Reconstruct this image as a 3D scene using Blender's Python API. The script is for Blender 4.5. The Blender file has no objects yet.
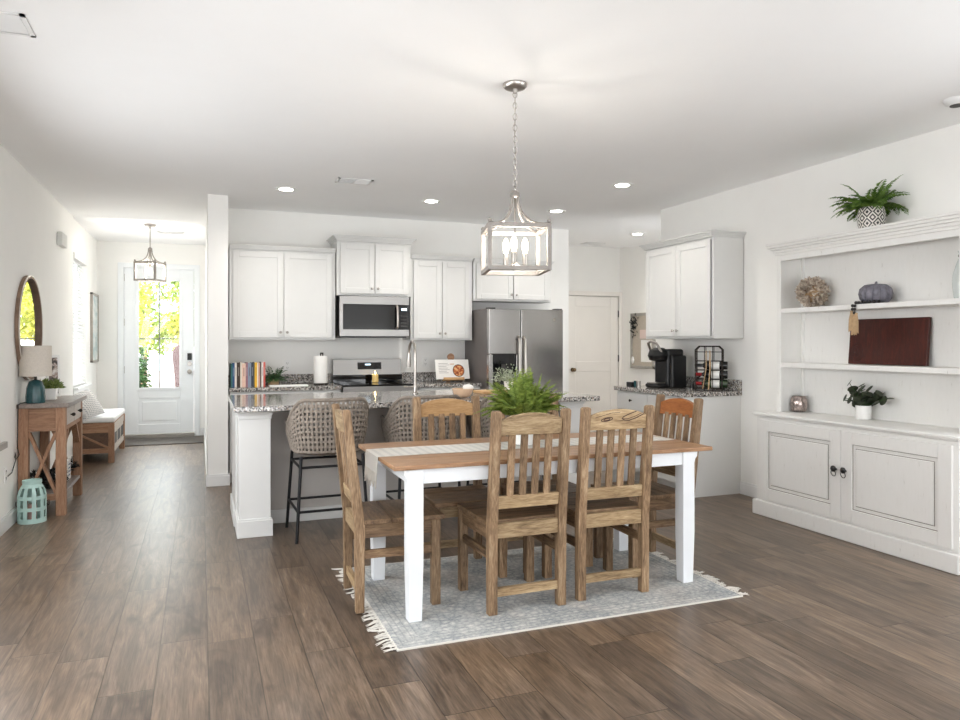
import bpy, bmesh, math, random
from mathutils import Matrix, Vector
sc = bpy.context.scene
PI = math.pi
random.seed(7)

# ------------------------------------------------------------------ camera, world, sun, area lights, exposure
YAW = math.atan(279/720.0)
cam_d = bpy.data.cameras.new('camera'); cam = bpy.data.objects.new('camera', cam_d); sc.collection.objects.link(cam)
cam.location = (0, 0, 1.34); cam.rotation_euler = (PI/2, 0, -YAW)
cam_d.sensor_width = 36; cam_d.lens = 27.0; cam_d.shift_y = -16.5/960; cam_d.clip_start = 0.05; cam_d.clip_end = 200
sc.camera = cam
world = bpy.data.worlds.new('world'); sc.world = world; world.use_nodes = True
bg = world.node_tree.nodes['Background']
sky = world.node_tree.nodes.new('ShaderNodeTexSky'); sky.sky_type = 'HOSEK_WILKIE'; sky.turbidity = 3.0
sky.sun_direction = Vector((-0.45, -0.55, 0.7)).normalized()
mixn = world.node_tree.nodes.new('ShaderNodeMixRGB'); mixn.inputs[0].default_value = 0.75
mixn.inputs[2].default_value = (0.93, 0.96, 1.0, 1)
world.node_tree.links.new(sky.outputs[0], mixn.inputs[1]); world.node_tree.links.new(mixn.outputs[0], bg.inputs[0])
bg.inputs[1].default_value = 3.4

def light(name, typ, loc, energy, color=(1, 1, 1), rot=None, **kw):
    d = bpy.data.lights.new(name, typ); d.energy = energy; d.color = color
    for k, v in kw.items(): setattr(d, k, v)
    o = bpy.data.objects.new(name, d); sc.collection.objects.link(o); o.location = loc
    if rot: o.rotation_euler = rot
    return o
sun = light('sun', 'SUN', (0, 0, 10), 4.0, (1.0, 0.95, 0.86), angle=0.02)
sun.rotation_euler = Vector((0.45, 0.55, -0.7)).to_track_quat('-Z', 'Y').to_euler()
light('rear_fill', 'AREA', (1.6, -2.38, 1.20), 10, (0.93, 0.965, 1.0), (PI/2, 0, 0), shape='RECTANGLE', size=5.4, size_y=2.2)  # added area lamp before the solid rear wall, stands in for assumed rear windows
light('rear_ceiling_fill', 'AREA', (1.6, -2.2, 0.80), 30, (0.93, 0.965, 1.0), (PI/2+math.radians(17), 0, 0), shape='RECTANGLE', size=5.4, size_y=1.7, spread=math.radians(110))  # added fill lamp behind the camera, tilted up to brighten the ceiling
light('assumed_side_window_light', 'AREA', (-1.27, 1.7, 1.45), 62, (0.93, 0.965, 1.0), (PI/2-math.radians(36), 0, -PI/2), shape='RECTANGLE', size=2.4, size_y=1.5)  # lamp for an assumed, unseen window; the left wall has no opening here
light('far_side_fill', 'AREA', (4.45, 1.0, 1.45), 40, (0.93, 0.965, 1.0), (PI/2-math.radians(18), 0, PI/2), shape='RECTANGLE', size=2.2, size_y=1.6)  # unseen lamp added by the right wall to lift the left wall
light('entry_side_fill', 'AREA', (-1.27, 4.3, 1.15), 32, (0.93, 0.965, 1.0), (PI/2-math.radians(8), 0, -PI/2), shape='RECTANGLE', size=2.2, size_y=1.5)  # added fill with no window behind it, evens out kitchen and floor
light('nook_fill', 'AREA', (5.2, 6.45, 1.5), 6.5, (0.93, 0.965, 1.0), (PI/2, 0, 0), shape='RECTANGLE', size=1.0, size_y=1.8)  # hidden lamp added to brighten the pantry door and nook
light('porch_fill', 'AREA', (-0.555, 14.2, 3.8), 190, (0.96, 0.98, 1.0), (-(PI/2-math.radians(28)), 0, 0), shape='RECTANGLE', size=2.6, size_y=1.4)  # lamp added high outside the door for foyer brightness and floor sheen
light('foyer_window_daylight', 'AREA', (-1.27, 9.75, 1.6), 7, (0.95, 0.98, 1.0), (PI/2, 0, -PI/2), shape='RECTANGLE', size=0.9, size_y=1.4)
sc.view_settings.view_transform = 'Standard'; sc.view_settings.look = 'None'
sc.view_settings.gamma = 1.0; sc.view_settings.use_curve_mapping = False
sc.view_settings.exposure = 0.95
sc.cycles.use_denoising = True
sc.cycles.max_bounces = 10; sc.cycles.diffuse_bounces = 8; sc.cycles.transparent_max_bounces = 12
sc.cycles.sample_clamp_indirect = 4.0
sc.cycles.caustics_reflective = False; sc.cycles.caustics_refractive = False

# ------------------------------------------------------------------ helpers
ORG = {}
class MB:
    def __init__(s, mtx=None): s.v = []; s.f = []; s.m = mtx
    def add(s, vs, fs):
        n = len(s.v)
        if s.m is not None: vs = [s.m @ Vector(p) for p in vs]
        s.v += [tuple(p) for p in vs]; s.f += [tuple(i+n for i in f) for f in fs]; return s
    def box(s, x0, x1, y0, y1, z0, z1):
        vs = [(x, y, z) for z in (z0, z1) for y in (y0, y1) for x in (x0, x1)]
        return s.add(vs, [(0, 2, 3, 1), (4, 5, 7, 6), (0, 1, 5, 4), (2, 6, 7, 3), (0, 4, 6, 2), (1, 3, 7, 5)])
    def boxc(s, c, d, rot=None):
        vs = [Vector((x*d[0]/2, y*d[1]/2, z*d[2]/2)) for z in (-1, 1) for y in (-1, 1) for x in (-1, 1)]
        if rot is not None: vs = [rot @ p for p in vs]
        c = Vector(c); vs = [p + c for p in vs]
        return s.add(vs, [(0, 2, 3, 1), (4, 5, 7, 6), (0, 1, 5, 4), (2, 6, 7, 3), (0, 4, 6, 2), (1, 3, 7, 5)])
    def beam(s, p, q, w, h, up=(0, 0, 1)):
        p = Vector(p); q = Vector(q); d = (q-p); L = d.length; d.normalize(); up = Vector(up)
        a = d.cross(up)
        if a.length < 1e-4: a = d.cross(Vector((1, 0, 0)))
        a.normalize(); b = a.cross(d)
        vs = []
        for e in (p, q):
            for sy in (-1, 1):
                for sx in (-1, 1): vs.append(e + a*(sx*w/2) + b*(sy*h/2))
        return s.add(vs, [(0, 2, 3, 1), (4, 5, 7, 6), (0, 1, 5, 4), (2, 6, 7, 3), (0, 4, 6, 2), (1, 3, 7, 5)])
    def loft(s, rings, caps=True, closed=False):
        n = len(rings[0]); vs = [p for r in rings for p in r]; fs = []
        m = len(rings); rr = m if closed else m-1
        for i in range(rr):
            for j in range(n):
                a = i*n+j; b = i*n+(j+1) % n; c = ((i+1) % m)*n+(j+1) % n; d = ((i+1) % m)*n+j
                fs.append((a, b, c, d))
        if caps and not closed:
            fs.append(tuple(range(n-1, -1, -1))); fs.append(tuple((m-1)*n+j for j in range(n)))
        return s.add(vs, fs)
    def tube(s, pts, r, n=8, closed=False):
        pts = [Vector(p) for p in pts]; m = len(pts); rings = []; prev = None
        for i, p in enumerate(pts):
            if closed: t = pts[(i+1) % m]-pts[i-1]
            else: t = pts[min(i+1, m-1)]-pts[max(i-1, 0)]
            if t.length < 1e-9: t = Vector((0, 0, 1))
            t.normalize()
            if prev is None:
                a = t.cross(Vector((0, 0, 1)))
                if a.length < 1e-3: a = t.cross(Vector((1, 0, 0)))
            else: a = prev - t*prev.dot(t)
            a.normalize(); prev = a; b = t.cross(a)
            rad = r[i] if isinstance(r, (list, tuple)) else r
            rings.append([p + (a*math.cos(2*PI*k/n) + b*math.sin(2*PI*k/n))*rad for k in range(n)])
        return s.loft(rings, True, closed)
    def cyl(s, p, q, r0, r1=None, n=20): return s.tube([p, q], [r0, r0 if r1 is None else r1], n)
    def lathe(s, prof, c=(0, 0, 0), n=28, mod=None):
        rings = []
        for r, z in prof:
            rings.append([(c[0]+r*(mod(2*PI*k/n, z) if mod else 1)*math.cos(2*PI*k/n), c[1]+r*(mod(2*PI*k/n, z) if mod else 1)*math.sin(2*PI*k/n), c[2]+z) for k in range(n)])
        return s.loft(rings)
    def prism(s, poly, a0, a1, axis='y'):
        def P(p, a): return (p[0], a, p[1]) if axis == 'y' else ((a, p[0], p[1]) if axis == 'x' else (p[0], p[1], a))
        return s.loft([[P(p, a0) for p in poly], [P(p, a1) for p in poly]])
    def ball(s, c, r, n=16, m=10, sc_=(1, 1, 1)):
        prof = []
        rings = []
        for i in range(1, m):
            t = PI*i/m
            rings.append([(c[0]+r*sc_[0]*math.sin(t)*math.cos(2*PI*k/n), c[1]+r*sc_[1]*math.sin(t)*math.sin(2*PI*k/n), c[2]-r*sc_[2]*math.cos(t)) for k in range(n)])
        return s.loft(rings)
    def leaf(s, p, d, up, L, w, fold=0.25):
        p = Vector(p); d = Vector(d).normalized(); up = Vector(up)
        a = d.cross(up)
        if a.length < 1e-3: a = d.cross(Vector((1, 0.3, 0)))
        a.normalize(); nrm = a.cross(d)
        mid = p + d*L*0.5; tip = p + d*L - nrm*L*0.12
        return s.add([p, mid + a*w/2 + nrm*w*fold, tip, mid - a*w/2 + nrm*w*fold], [(0, 1, 2), (0, 2, 3)])
    def ribbon(s, pts, nrms, w, t):
        pts = [Vector(p) for p in pts]; rings = []; m = len(pts)
        for i in range(m):
            tg = (pts[min(i+1, m-1)]-pts[max(i-1, 0)]).normalized(); nn = Vector(nrms[i]).normalized(); a = tg.cross(nn).normalized()
            rings.append([pts[i]+a*w/2+nn*t/2, pts[i]-a*w/2+nn*t/2, pts[i]-a*w/2-nn*t/2, pts[i]+a*w/2-nn*t/2])
        return s.loft(rings)
    def build(s, name, mat, parent=None, smooth=False, bev=0, fix=True):
        off = Vector(ORG.get(parent.name, (0, 0, 0))) if parent else Vector((0, 0, 0))
        me = bpy.data.meshes.new(name)
        me.from_pydata([tuple(Vector(p)-off) for p in s.v], [], s.f)
        if fix:
            b = bmesh.new(); b.from_mesh(me); bmesh.ops.recalc_face_normals(b, faces=b.faces[:]); b.to_mesh(me); b.free()
        if smooth:
            for p in me.polygons: p.use_smooth = True
            me.set_sharp_from_angle(angle=math.radians(40))
        if isinstance(mat, (list, tuple)):
            for m_ in mat: me.materials.append(m_)
        else: me.materials.append(mat)
        o = bpy.data.objects.new(name, me); sc.collection.objects.link(o)
        if parent: o.parent = parent; ORG[o.name] = tuple(off)
        if bev:
            md = o.modifiers.new('bevel', 'BEVEL'); md.width = bev; md.segments = 2; md.limit_method = 'ANGLE'
        return o

def tag(o, label, cat, group=None, kind=None):
    if label: o['label'] = label
    if cat: o['category'] = cat
    if group: o['group'] = group
    if kind: o['kind'] = kind
    return o
def thing(name, label, cat, loc=(0, 0, 0), rotz=0.0, group=None, world=False):
    o = bpy.data.objects.new(name, None); sc.collection.objects.link(o); o.empty_display_size = 0.1
    o.location = loc; o.rotation_euler = (0, 0, rotz); tag(o, label, cat, group)
    ORG[o.name] = tuple(loc) if world else (0, 0, 0)
    return o
def solo(mb, name, mat, label, cat, group=None, smooth=False, bev=0, loc=None):
    """one-mesh thing authored in world coordinates with its origin moved to its base"""
    if loc is None:
        xs = [p[0] for p in mb.v]; ys = [p[1] for p in mb.v]; zs = [p[2] for p in mb.v]
        loc = ((min(xs)+max(xs))/2, (min(ys)+max(ys))/2, min(zs))
    mb.v = [(p[0]-loc[0], p[1]-loc[1], p[2]-loc[2]) for p in mb.v]
    o = mb.build(name, mat, None, smooth, bev); o.location = loc
    return tag(o, label, cat, group)
def struct(mb, name, mat, parent=None, smooth=False, bev=0):
    o = mb.build(name, mat, parent, smooth, bev)
    if parent is None: o['kind'] = 'structure'
    return o
def copy_tree(o, parent=None):
    c = o.copy(); sc.collection.objects.link(c); ORG[c.name] = ORG.get(o.name, (0, 0, 0))
    if parent: c.parent = parent
    for ch in [x for x in sc.objects if x.parent == o]: copy_tree(ch, c)
    return c

# ------------------------------------------------------------------ materials
def srgb(r, g, b):
    f = lambda c: (c/255/12.92) if c/255 <= 0.04045 else ((c/255+0.055)/1.055)**2.4
    return (f(r), f(g), f(b), 1)
class NT:
    def __init__(s, name):
        s.mat = bpy.data.materials.new(name); s.mat.use_nodes = True; s.t = s.mat.node_tree
        s.b = s.t.nodes['Principled BSDF']; s.out = s.t.nodes['Material Output']
    def n(s, typ, **kw):
        nd = s.t.nodes.new(typ)
        for k, v in kw.items(): setattr(nd, k, v)
        return nd
    def l(s, a, b): s.t.links.new(a, b)
    def coord(s, scale=(1, 1, 1), which='Object', loc=(0, 0, 0), rot=(0, 0, 0)):
        tc = s.n('ShaderNodeTexCoord'); mp = s.n('ShaderNodeMapping'); mp.inputs['Scale'].default_value = scale
        mp.inputs['Location'].default_value = loc; mp.inputs['Rotation'].default_value = rot
        s.l(tc.outputs[which], mp.inputs[0]); return mp.outputs[0]
    def noise(s, vec, scale, detail=4, rough=0.55, dist=0.0):
        nd = s.n('ShaderNodeTexNoise'); nd.inputs['Scale'].default_value = scale; nd.inputs['Detail'].default_value = detail
        nd.inputs['Roughness'].default_value = rough; nd.inputs['Distortion'].default_value = dist
        if vec is not None: s.l(vec, nd.inputs['Vector'])
        return nd.outputs[0]
    def ramp(s, fac, stops, interp='LINEAR'):
        nd = s.n('ShaderNodeValToRGB'); nd.color_ramp.interpolation = interp; e = nd.color_ramp.elements
        while len(e) < len(stops): e.new(0.5)
        for el, (p, c) in zip(e, stops): el.position = p; el.color = c
        s.l(fac, nd.inputs[0]); return nd.outputs[0]
    def mix(s, fac, a, b, typ='MIX'):
        nd = s.n('ShaderNodeMixRGB', blend_type=typ)
        for i, x in enumerate((fac, a, b)):
            if hasattr(x, 'node'): s.l(x, nd.inputs[i])
            else: nd.inputs[i].default_value = x
        return nd.outputs[0]
    def math(s, op, a, b=None, c=None):
        nd = s.n('ShaderNodeMath', operation=op)
        for i, x in enumerate((a, b, c)):
            if x is None: continue
            if hasattr(x, 'node'): s.l(x, nd.inputs[i])
            else: nd.inputs[i].default_value = x
        return nd.outputs[0]
    def bump(s, h, strength=0.2, dist=0.002):
        nd = s.n('ShaderNodeBump'); nd.inputs['Strength'].default_value = strength; nd.inputs['Distance'].default_value = dist
        s.l(h, nd.inputs['Height']); s.l(nd.outputs[0], s.b.inputs['Normal'])
    def col(s, c):
        if hasattr(c, 'node'): s.l(c, s.b.inputs['Base Color'])
        else: s.b.inputs['Base Color'].default_value = c
    def set(s, rough=0.5, metal=0.0, spec=0.5):
        s.b.inputs['Roughness'].default_value = rough; s.b.inputs['Metallic'].default_value = metal
        s.b.inputs['Specular IOR Level'].default_value = spec; return s.mat

def paint(name, c, rough=0.5, metal=0.0, var=0.05, scale=6.0, spec=0.5, bump=0.0, bscale=150):
    t = NT(name); v = t.coord()
    nz = t.noise(v, scale)
    lo = tuple(x*(1-var) for x in c[:3])+(1,); hi = tuple(min(1, x*(1+var)) for x in c[:3])+(1,)
    t.col(t.ramp(nz, [(0.3, lo), (0.7, hi)]))
    if bump: t.bump(t.noise(v, bscale, 2), bump, 0.001)
    return t.set(rough, metal, spec)
def wood(name, stops, axis='x', rough=0.55, stretch=9.0, scale=5.0, var=0.25, spec=0.35, knots=True):
    t = NT(name); sc3 = {'x': (1, stretch, stretch), 'y': (stretch, 1, stretch), 'z': (stretch, stretch, 1)}[axis]
    tc = t.n('ShaderNodeTexCoord'); oi = t.n('ShaderNodeObjectInfo')
    off = t.n('ShaderNodeVectorMath', operation='SCALE'); cv = t.n('ShaderNodeCombineXYZ')
    for i in range(3): t.l(oi.outputs['Random'], cv.inputs[i])
    t.l(cv.outputs[0], off.inputs[0]); off.inputs['Scale'].default_value = 37.0
    ad = t.n('ShaderNodeVectorMath', operation='ADD'); t.l(tc.outputs['Object'], ad.inputs[0]); t.l(off.outputs[0], ad.inputs[1])
    mp = t.n('ShaderNodeMapping'); mp.inputs['Scale'].default_value = sc3; t.l(ad.outputs[0], mp.inputs[0])
    g1 = t.noise(mp.outputs[0], scale, 6, 0.6, 1.2); g2 = t.noise(mp.outputs[0], scale*7, 3, 0.6)
    f = t.math('ADD', t.math('MULTIPLY', g1, 0.75), t.math('MULTIPLY', g2, 0.25))
    c = t.ramp(f, stops)
    big = t.noise(ad.outputs[0], 3.0, 2)
    c = t.mix(t.math('MULTIPLY', big, 0.5), c, t.ramp(g2, [(0.3, stops[0][1]), (0.8, stops[-1][1])]))
    hs = t.n('ShaderNodeHueSaturation'); t.l(c, hs.inputs['Color'])
    t.l(t.math('ADD', t.math('MULTIPLY', oi.outputs['Random'], var*2), 1-var), hs.inputs['Value'])
    t.col(hs.outputs[0]); t.bump(g2, 0.15, 0.001)
    return t.set(rough, 0, spec)

def floor_mat():
    t = NT('plank_floor'); tc = t.n('ShaderNodeTexCoord'); sp = t.n('ShaderNodeSeparateXYZ'); t.l(tc.outputs['Object'], sp.inputs[0])
    W = 0.197; L = 1.25
    xs = t.math('DIVIDE', t.math('SUBTRACT', sp.outputs[0], 0.028), W); row = t.math('FLOOR', xs); fx = t.math('SUBTRACT', xs, row)
    wn = t.n('ShaderNodeTexWhiteNoise', noise_dimensions='1D'); t.l(row, wn.inputs['W'])
    ys = t.math('ADD', t.math('DIVIDE', sp.outputs[1], L), t.math('MULTIPLY', wn.outputs['Value'], 7.3)); cl = t.math('FLOOR', ys); fy = t.math('SUBTRACT', ys, cl)
    w2 = t.n('ShaderNodeTexWhiteNoise', noise_dimensions='2D'); cb = t.n('ShaderNodeCombineXYZ'); t.l(row, cb.inputs[0]); t.l(cl, cb.inputs[1]); t.l(cb.outputs[0], w2.inputs['Vector'])
    rnd = w2.outputs['Value']
    # per-plank shifted grain
    cb2 = t.n('ShaderNodeCombineXYZ'); t.l(sp.outputs[0], cb2.inputs[0]); t.l(t.math('ADD', sp.outputs[1], t.math('MULTIPLY', rnd, 40.0)), cb2.inputs[1]); t.l(t.math('MULTIPLY', rnd, 9.0), cb2.inputs[2])
    mp = t.n('ShaderNodeMapping'); mp.inputs['Scale'].default_value = (10, 1.1, 1); t.l(cb2.outputs[0], mp.inputs[0])
    g1 = t.noise(mp.outputs[0], 1.6, 7, 0.62, 1.6)
    mp2 = t.n('ShaderNodeMapping'); mp2.inputs['Scale'].default_value = (85, 3.5, 1); t.l(cb2.outputs[0], mp2.inputs[0])
    g2 = t.noise(mp2.outputs[0], 2.0, 4, 0.6)
    base = t.ramp(g1, [(0.22, srgb(64, 54, 46)), (0.42, srgb(92, 78, 66)), (0.6, srgb(112, 96, 82)), (0.8, srgb(134, 118, 103))])
    base = t.mix(0.8, base, t.ramp(g2, [(0.32, (0.55, 0.54, 0.53, 1)), (0.5, (0.98, 0.98, 0.98, 1)), (0.68, (1.32, 1.32, 1.32, 1))]), 'MULTIPLY')
    hue = t.noise(cb2.outputs[0], 1.7, 2); base = t.mix(t.ramp(hue, [(0.45, (0, 0, 0, 1)), (0.7, (0.45, 0.45, 0.45, 1))]), base, t.mix(1.0, base, (1.12, 1.0, 0.80, 1), 'MULTIPLY'))
    # darker cloudy patches and knots
    mp3 = t.n('ShaderNodeMapping'); mp3.inputs['Scale'].default_value = (5, 1.8, 1); t.l(cb2.outputs[0], mp3.inputs[0])
    k = t.noise(mp3.outputs[0], 1.3, 3, 0.6, 0.6)
    base = t.mix(t.ramp(k, [(0.58, (0, 0, 0, 1)), (0.72, (0.75, 0.75, 0.75, 1))]), base, srgb(58, 45, 37))
    tone = t.ramp(rnd, [(0, (0.80, 0.79, 0.78, 1)), (0.5, (1.06, 1.05, 1.03, 1)), (1, (1.34, 1.32, 1.28, 1))])
    base = t.mix(1.0, base, tone, 'MULTIPLY')
    # seams
    ex = t.math('MINIMUM', fx, t.math('SUBTRACT', 1.0, fx)); ey = t.math('MULTIPLY', t.math('MINIMUM', fy, t.math('SUBTRACT', 1.0, fy)), L/W)
    e = t.math('MINIMUM', ex, ey)
    seam = t.ramp(e, [(0.006, (0, 0, 0, 1)), (0.016, (1, 1, 1, 1))])
    base = t.mix(seam, t.mix(1.0, base, (0.42, 0.40, 0.39, 1), 'MULTIPLY'), base)
    t.col(base)
    hgt = t.math('ADD', t.math('MULTIPLY', seam, 1.0), t.math('MULTIPLY', g2, 0.35)); t.bump(hgt, 0.22, 0.002)
    r = t.math('ADD', t.math('MULTIPLY', g2, 0.14), 0.27); t.l(r, t.b.inputs['Roughness'])
    t.b.inputs['Specular IOR Level'].default_value = 0.5
    return t.mat
def granite_mat():
    t = NT('speckled_granite'); v = t.coord()
    vo = t.n('ShaderNodeTexVoronoi'); vo.inputs['Scale'].default_value = 110; t.l(v, vo.inputs['Vector'])
    sp = t.n('ShaderNodeSeparateColor'); t.l(vo.outputs['Color'], sp.inputs[0])
    c = t.ramp(sp.outputs[0], [(0.0, srgb(36, 35, 35)), (0.16, srgb(84, 81, 80)), (0.32, srgb(140, 135, 131)), (0.54, srgb(178, 174, 169)), (0.76, srgb(212, 209, 204)), (0.92, srgb(158, 142, 126))], 'CONSTANT')
    n = t.noise(v, 28, 3); c = t.mix(t.ramp(n, [(0.48, (0, 0, 0, 1)), (0.68, (0.5, 0.5, 0.5, 1))]), c, srgb(172, 168, 164))
    t.col(c); return t.set(0.1, 0, 0.5)
def steel_mat(name, c, rough, axis='z'):
    t = NT(name); v = t.coord({'z': (60, 60, 1.0), 'x': (1, 60, 60)}[axis])
    n = t.noise(v, 4, 4); t.col(t.ramp(n, [(0.3, tuple(x*0.88 for x in c[:3])+(1,)), (0.7, c)]))
    t.l(t.math('ADD', t.math('MULTIPLY', n, 0.12), rough-0.06), t.b.inputs['Roughness']); t.b.inputs['Metallic'].default_value = 1.0
    t.b.inputs['Anisotropic'].default_value = 0.4
    return t.mat
def emit_mat(name, c, s):
    t = NT(name); n = t.noise(t.coord(), 3); t.col((1, 1, 1, 1))
    t.l(t.ramp(n, [(0, c), (1, c)]), t.b.inputs['Emission Color']); t.b.inputs['Emission Strength'].default_value = s; return t.set(0.4)
def glass_mat(name, tint=(1, 1, 1, 1), refl=0.07, rough=0.02):
    t = NT(name); tr = t.n('ShaderNodeBsdfTransparent'); gl = t.n('ShaderNodeBsdfGlossy'); gl.inputs['Roughness'].default_value = rough
    n = t.noise(t.coord(), 2); t.l(t.ramp(n, [(0, tint), (1, tint)]), tr.inputs[0])
    mx = t.n('ShaderNodeMixShader'); lw = t.n('ShaderNodeLayerWeight'); lw.inputs[0].default_value = 0.15
    t.l(t.math('ADD', t.math('MULTIPLY', lw.outputs['Fresnel'], 0.8), refl), mx.inputs[0])
    t.l(tr.outputs[0], mx.inputs[1]); t.l(gl.outputs[0], mx.inputs[2]); t.l(mx.outputs[0], t.out.inputs[0]); return t.mat
def leaf_mat(name, dark, light, trans=0.25, scale=14):
    t = NT(name); n = t.noise(t.coord(), scale, 3); t.col(t.ramp(n, [(0.3, dark), (0.7, light)]))
    m = t.set(0.5, 0, 0.3)
    if trans:
        tl = t.n('ShaderNodeBsdfTranslucent'); t.l(t.ramp(n, [(0.3, dark), (0.7, light)]), tl.inputs[0])
        mx = t.n('ShaderNodeMixShader'); mx.inputs[0].default_value = trans; t.l(t.b.outputs[0], mx.inputs[1]); t.l(tl.outputs[0], mx.inputs[2]); t.l(mx.outputs[0], t.out.inputs[0])
    return m
def rug_mat():
    t = NT('woven_rug'); v = t.coord()
    sp = t.n('ShaderNodeSeparateXYZ'); t.l(v, sp.inputs[0])
    ax = t.math('ABSOLUTE', sp.outputs[0]); ay = t.math('ABSOLUTE', sp.outputs[1])
    e = t.math('MINIMUM', t.math('SUBTRACT', 0.94, ax), t.math('SUBTRACT', 0.61, ay))
    n = t.noise(v, 5, 5, 0.7); n2 = t.noise(t.coord((1, 2.5, 1)), 70, 3, 0.7); n3 = t.noise(v, 240, 2)
    vo = t.n('ShaderNodeTexVoronoi', feature='DISTANCE_TO_EDGE'); vo.inputs['Scale'].default_value = 26; t.l(t.mix(0.08, v, t.noise(v, 12, 2)) if False else v, vo.inputs['Vector'])
    f = t.math('ADD', t.math('MULTIPLY', vo.outputs['Distance'], 0.35), t.math('ADD', t.math('MULTIPLY', n, 0.42), t.math('ADD', t.math('MULTIPLY', n2, 0.5), t.math('MULTIPLY', n3, 0.2))))
    c = t.ramp(f, [(0.42, srgb(122, 127, 131)), (0.55, srgb(162, 165, 166)), (0.68, srgb(196, 196, 192)), (0.82, srgb(222, 219, 212))])
    warm = t.noise(v, 2.2, 2); c = t.mix(t.ramp(warm, [(0.5, (0, 0, 0, 1)), (0.75, (0.35, 0.35, 0.35, 1))]), c, srgb(206, 188, 172))
    bands = t.math('SINE', t.math('MULTIPLY', e, 2*PI/0.03)); inb = t.math('LESS_THAN', e, 0.16)
    c = t.mix(t.math('MULTIPLY', inb, t.math('MULTIPLY', t.math('GREATER_THAN', bands, 0.7), 0.35)), c, srgb(126, 132, 134))
    c = t.mix(t.math('LESS_THAN', e, 0.008), c, srgb(220, 217, 210))
    t.col(c); t.bump(n2, 0.5, 0.003); return t.set(0.95, 0, 0.1)
def runner_mat():
    t = NT('striped_runner'); v = t.coord(); sp = t.n('ShaderNodeSeparateXYZ'); t.l(v, sp.inputs[0])
    s = t.math('SINE', t.math('MULTIPLY', sp.outputs[0], 2*PI/0.05)); s2 = t.math('SINE', t.math('MULTIPLY', sp.outputs[1], 2*PI/0.012))
    c = t.mix(t.math('MULTIPLY', t.math('GREATER_THAN', s, 0.25), 0.45), srgb(216, 213, 207), srgb(186, 186, 185))
    c = t.mix(t.math('MULTIPLY', t.math('GREATER_THAN', s2, 0.6), 0.3), c, srgb(200, 198, 192))
    t.col(c); t.bump(t.noise(v, 200, 2), 0.4, 0.001); return t.set(0.9, 0, 0.1)
def distress_mat():
    t = NT('distressed_white'); v = t.coord((6, 6, 1.2)); n = t.noise(v, 9, 6, 0.7)
    t.col(t.ramp(n, [(0.0, srgb(150, 138, 126)), (0.26, srgb(200, 196, 190)), (0.36, srgb(234, 233, 230)), (1, srgb(239, 238, 236))]))
    return t.set(0.5, 0, 0.4)

M = {}
M['wall'] = paint('wall_paint', srgb(243, 242, 239), 0.85, var=0.008, spec=0.2, bump=0.05, bscale=400)
M['ceil'] = paint('ceiling_paint', srgb(246, 246, 246), 0.9, var=0.005, spec=0.1, bump=0.08, bscale=260)
M['trim'] = paint('trim_white', srgb(230, 230, 229), 0.45, var=0.015)
M['cab'] = paint('cabinet_white', srgb(220, 220, 218), 0.42, var=0.012)
M['door'] = paint('door_white', srgb(236, 239, 241), 0.4, var=0.012)
M['knee'] = paint('island_greige', srgb(196, 191, 186), 0.6, var=0.03)
M['floor'] = floor_mat(); M['granite'] = granite_mat()
M['steel'] = steel_mat('stainless_steel', (0.43, 0.415, 0.40, 1), 0.24, 'z'); M['steelx'] = steel_mat('stainless_brushed', (0.40, 0.39, 0.38, 1), 0.42, 'x')
M['steeldark'] = paint('fridge_side_grey', srgb(116, 110, 108), 0.5, 0.3, 0.05)
M['nickel'] = paint('brushed_nickel', srgb(178, 172, 166), 0.28, 1.0, 0.05)
M['blackglass'] = paint('black_glass', srgb(14, 14, 16), 0.06, 0, 0.1, spec=0.7)
M['black'] = paint('black_plastic', srgb(18, 18, 19), 0.35, 0, 0.15)
M['blackmetal'] = paint('black_metal', srgb(30, 30, 33), 0.45, 0.4, 0.1)
M['darkgrey'] = paint('dark_grey', srgb(70, 68, 66), 0.6, 0, 0.1)
M['bronze'] = paint('dark_bronze', srgb(44, 38, 34), 0.4, 0.7, 0.1)
cw = [(0.32, srgb(66, 48, 34)), (0.43, srgb(114, 88, 63)), (0.56, srgb(150, 122, 93)), (0.70, srgb(190, 166, 135))]
cl = [(0.32, srgb(96, 76, 52)), (0.43, srgb(142, 116, 84)), (0.56, srgb(176, 150, 114)), (0.70, srgb(206, 184, 150))]
cd = [(0.32, srgb(58, 42, 29)), (0.43, srgb(98, 74, 52)), (0.56, srgb(132, 104, 77)), (0.70, srgb(166, 140, 110))]
M['chair_x'] = wood('pale_weathered_rail_wood', cl, 'x', 0.55, 9, 3.2, 0.16)
M['chair_y'] = wood('brown_weathered_wood', cd, 'y', 0.55, 9, 3.2, 0.2)
M['chair_s'] = wood('brown_weathered_seat_wood', cd, 'x', 0.5, 9, 3.2, 0.12)
M['chair_z'] = wood('weathered_post_wood', cw, 'z', 0.55, 9, 3.2, 0.26)
ow = [(0.3, srgb(118, 66, 30)), (0.5, srgb(158, 94, 46)), (0.75, srgb(186, 124, 70))]
M['orange'] = wood('orange_wood', ow, 'x', 0.5, 9, 3.5, 0.02)
hw = [(0.3, srgb(134, 100, 64)), (0.5, srgb(170, 134, 92)), (0.75, srgb(196, 164, 122))]
M['honey'] = wood('honey_wood', hw, 'x', 0.5, 8, 3.5, 0.04)
tw = [(0.28, srgb(112, 80, 56)), (0.46, srgb(150, 112, 80)), (0.62, srgb(176, 138, 104)), (0.8, srgb(194, 160, 128))]
M['tabletop'] = wood('tabletop_wood', tw, 'x', 0.42, 12, 3.0, 0.03)
pw = [(0.3, srgb(120, 86, 64)), (0.5, srgb(154, 116, 90)), (0.75, srgb(182, 146, 118))]
for a in 'xyz': M['pine_'+a] = wood('rustic_pine_'+a, pw, a, 0.6, 9, 3.5, 0.08)
gw = [(0.3, srgb(104, 94, 88)), (0.5, srgb(136, 124, 116)), (0.75, srgb(160, 148, 140))]
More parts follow.
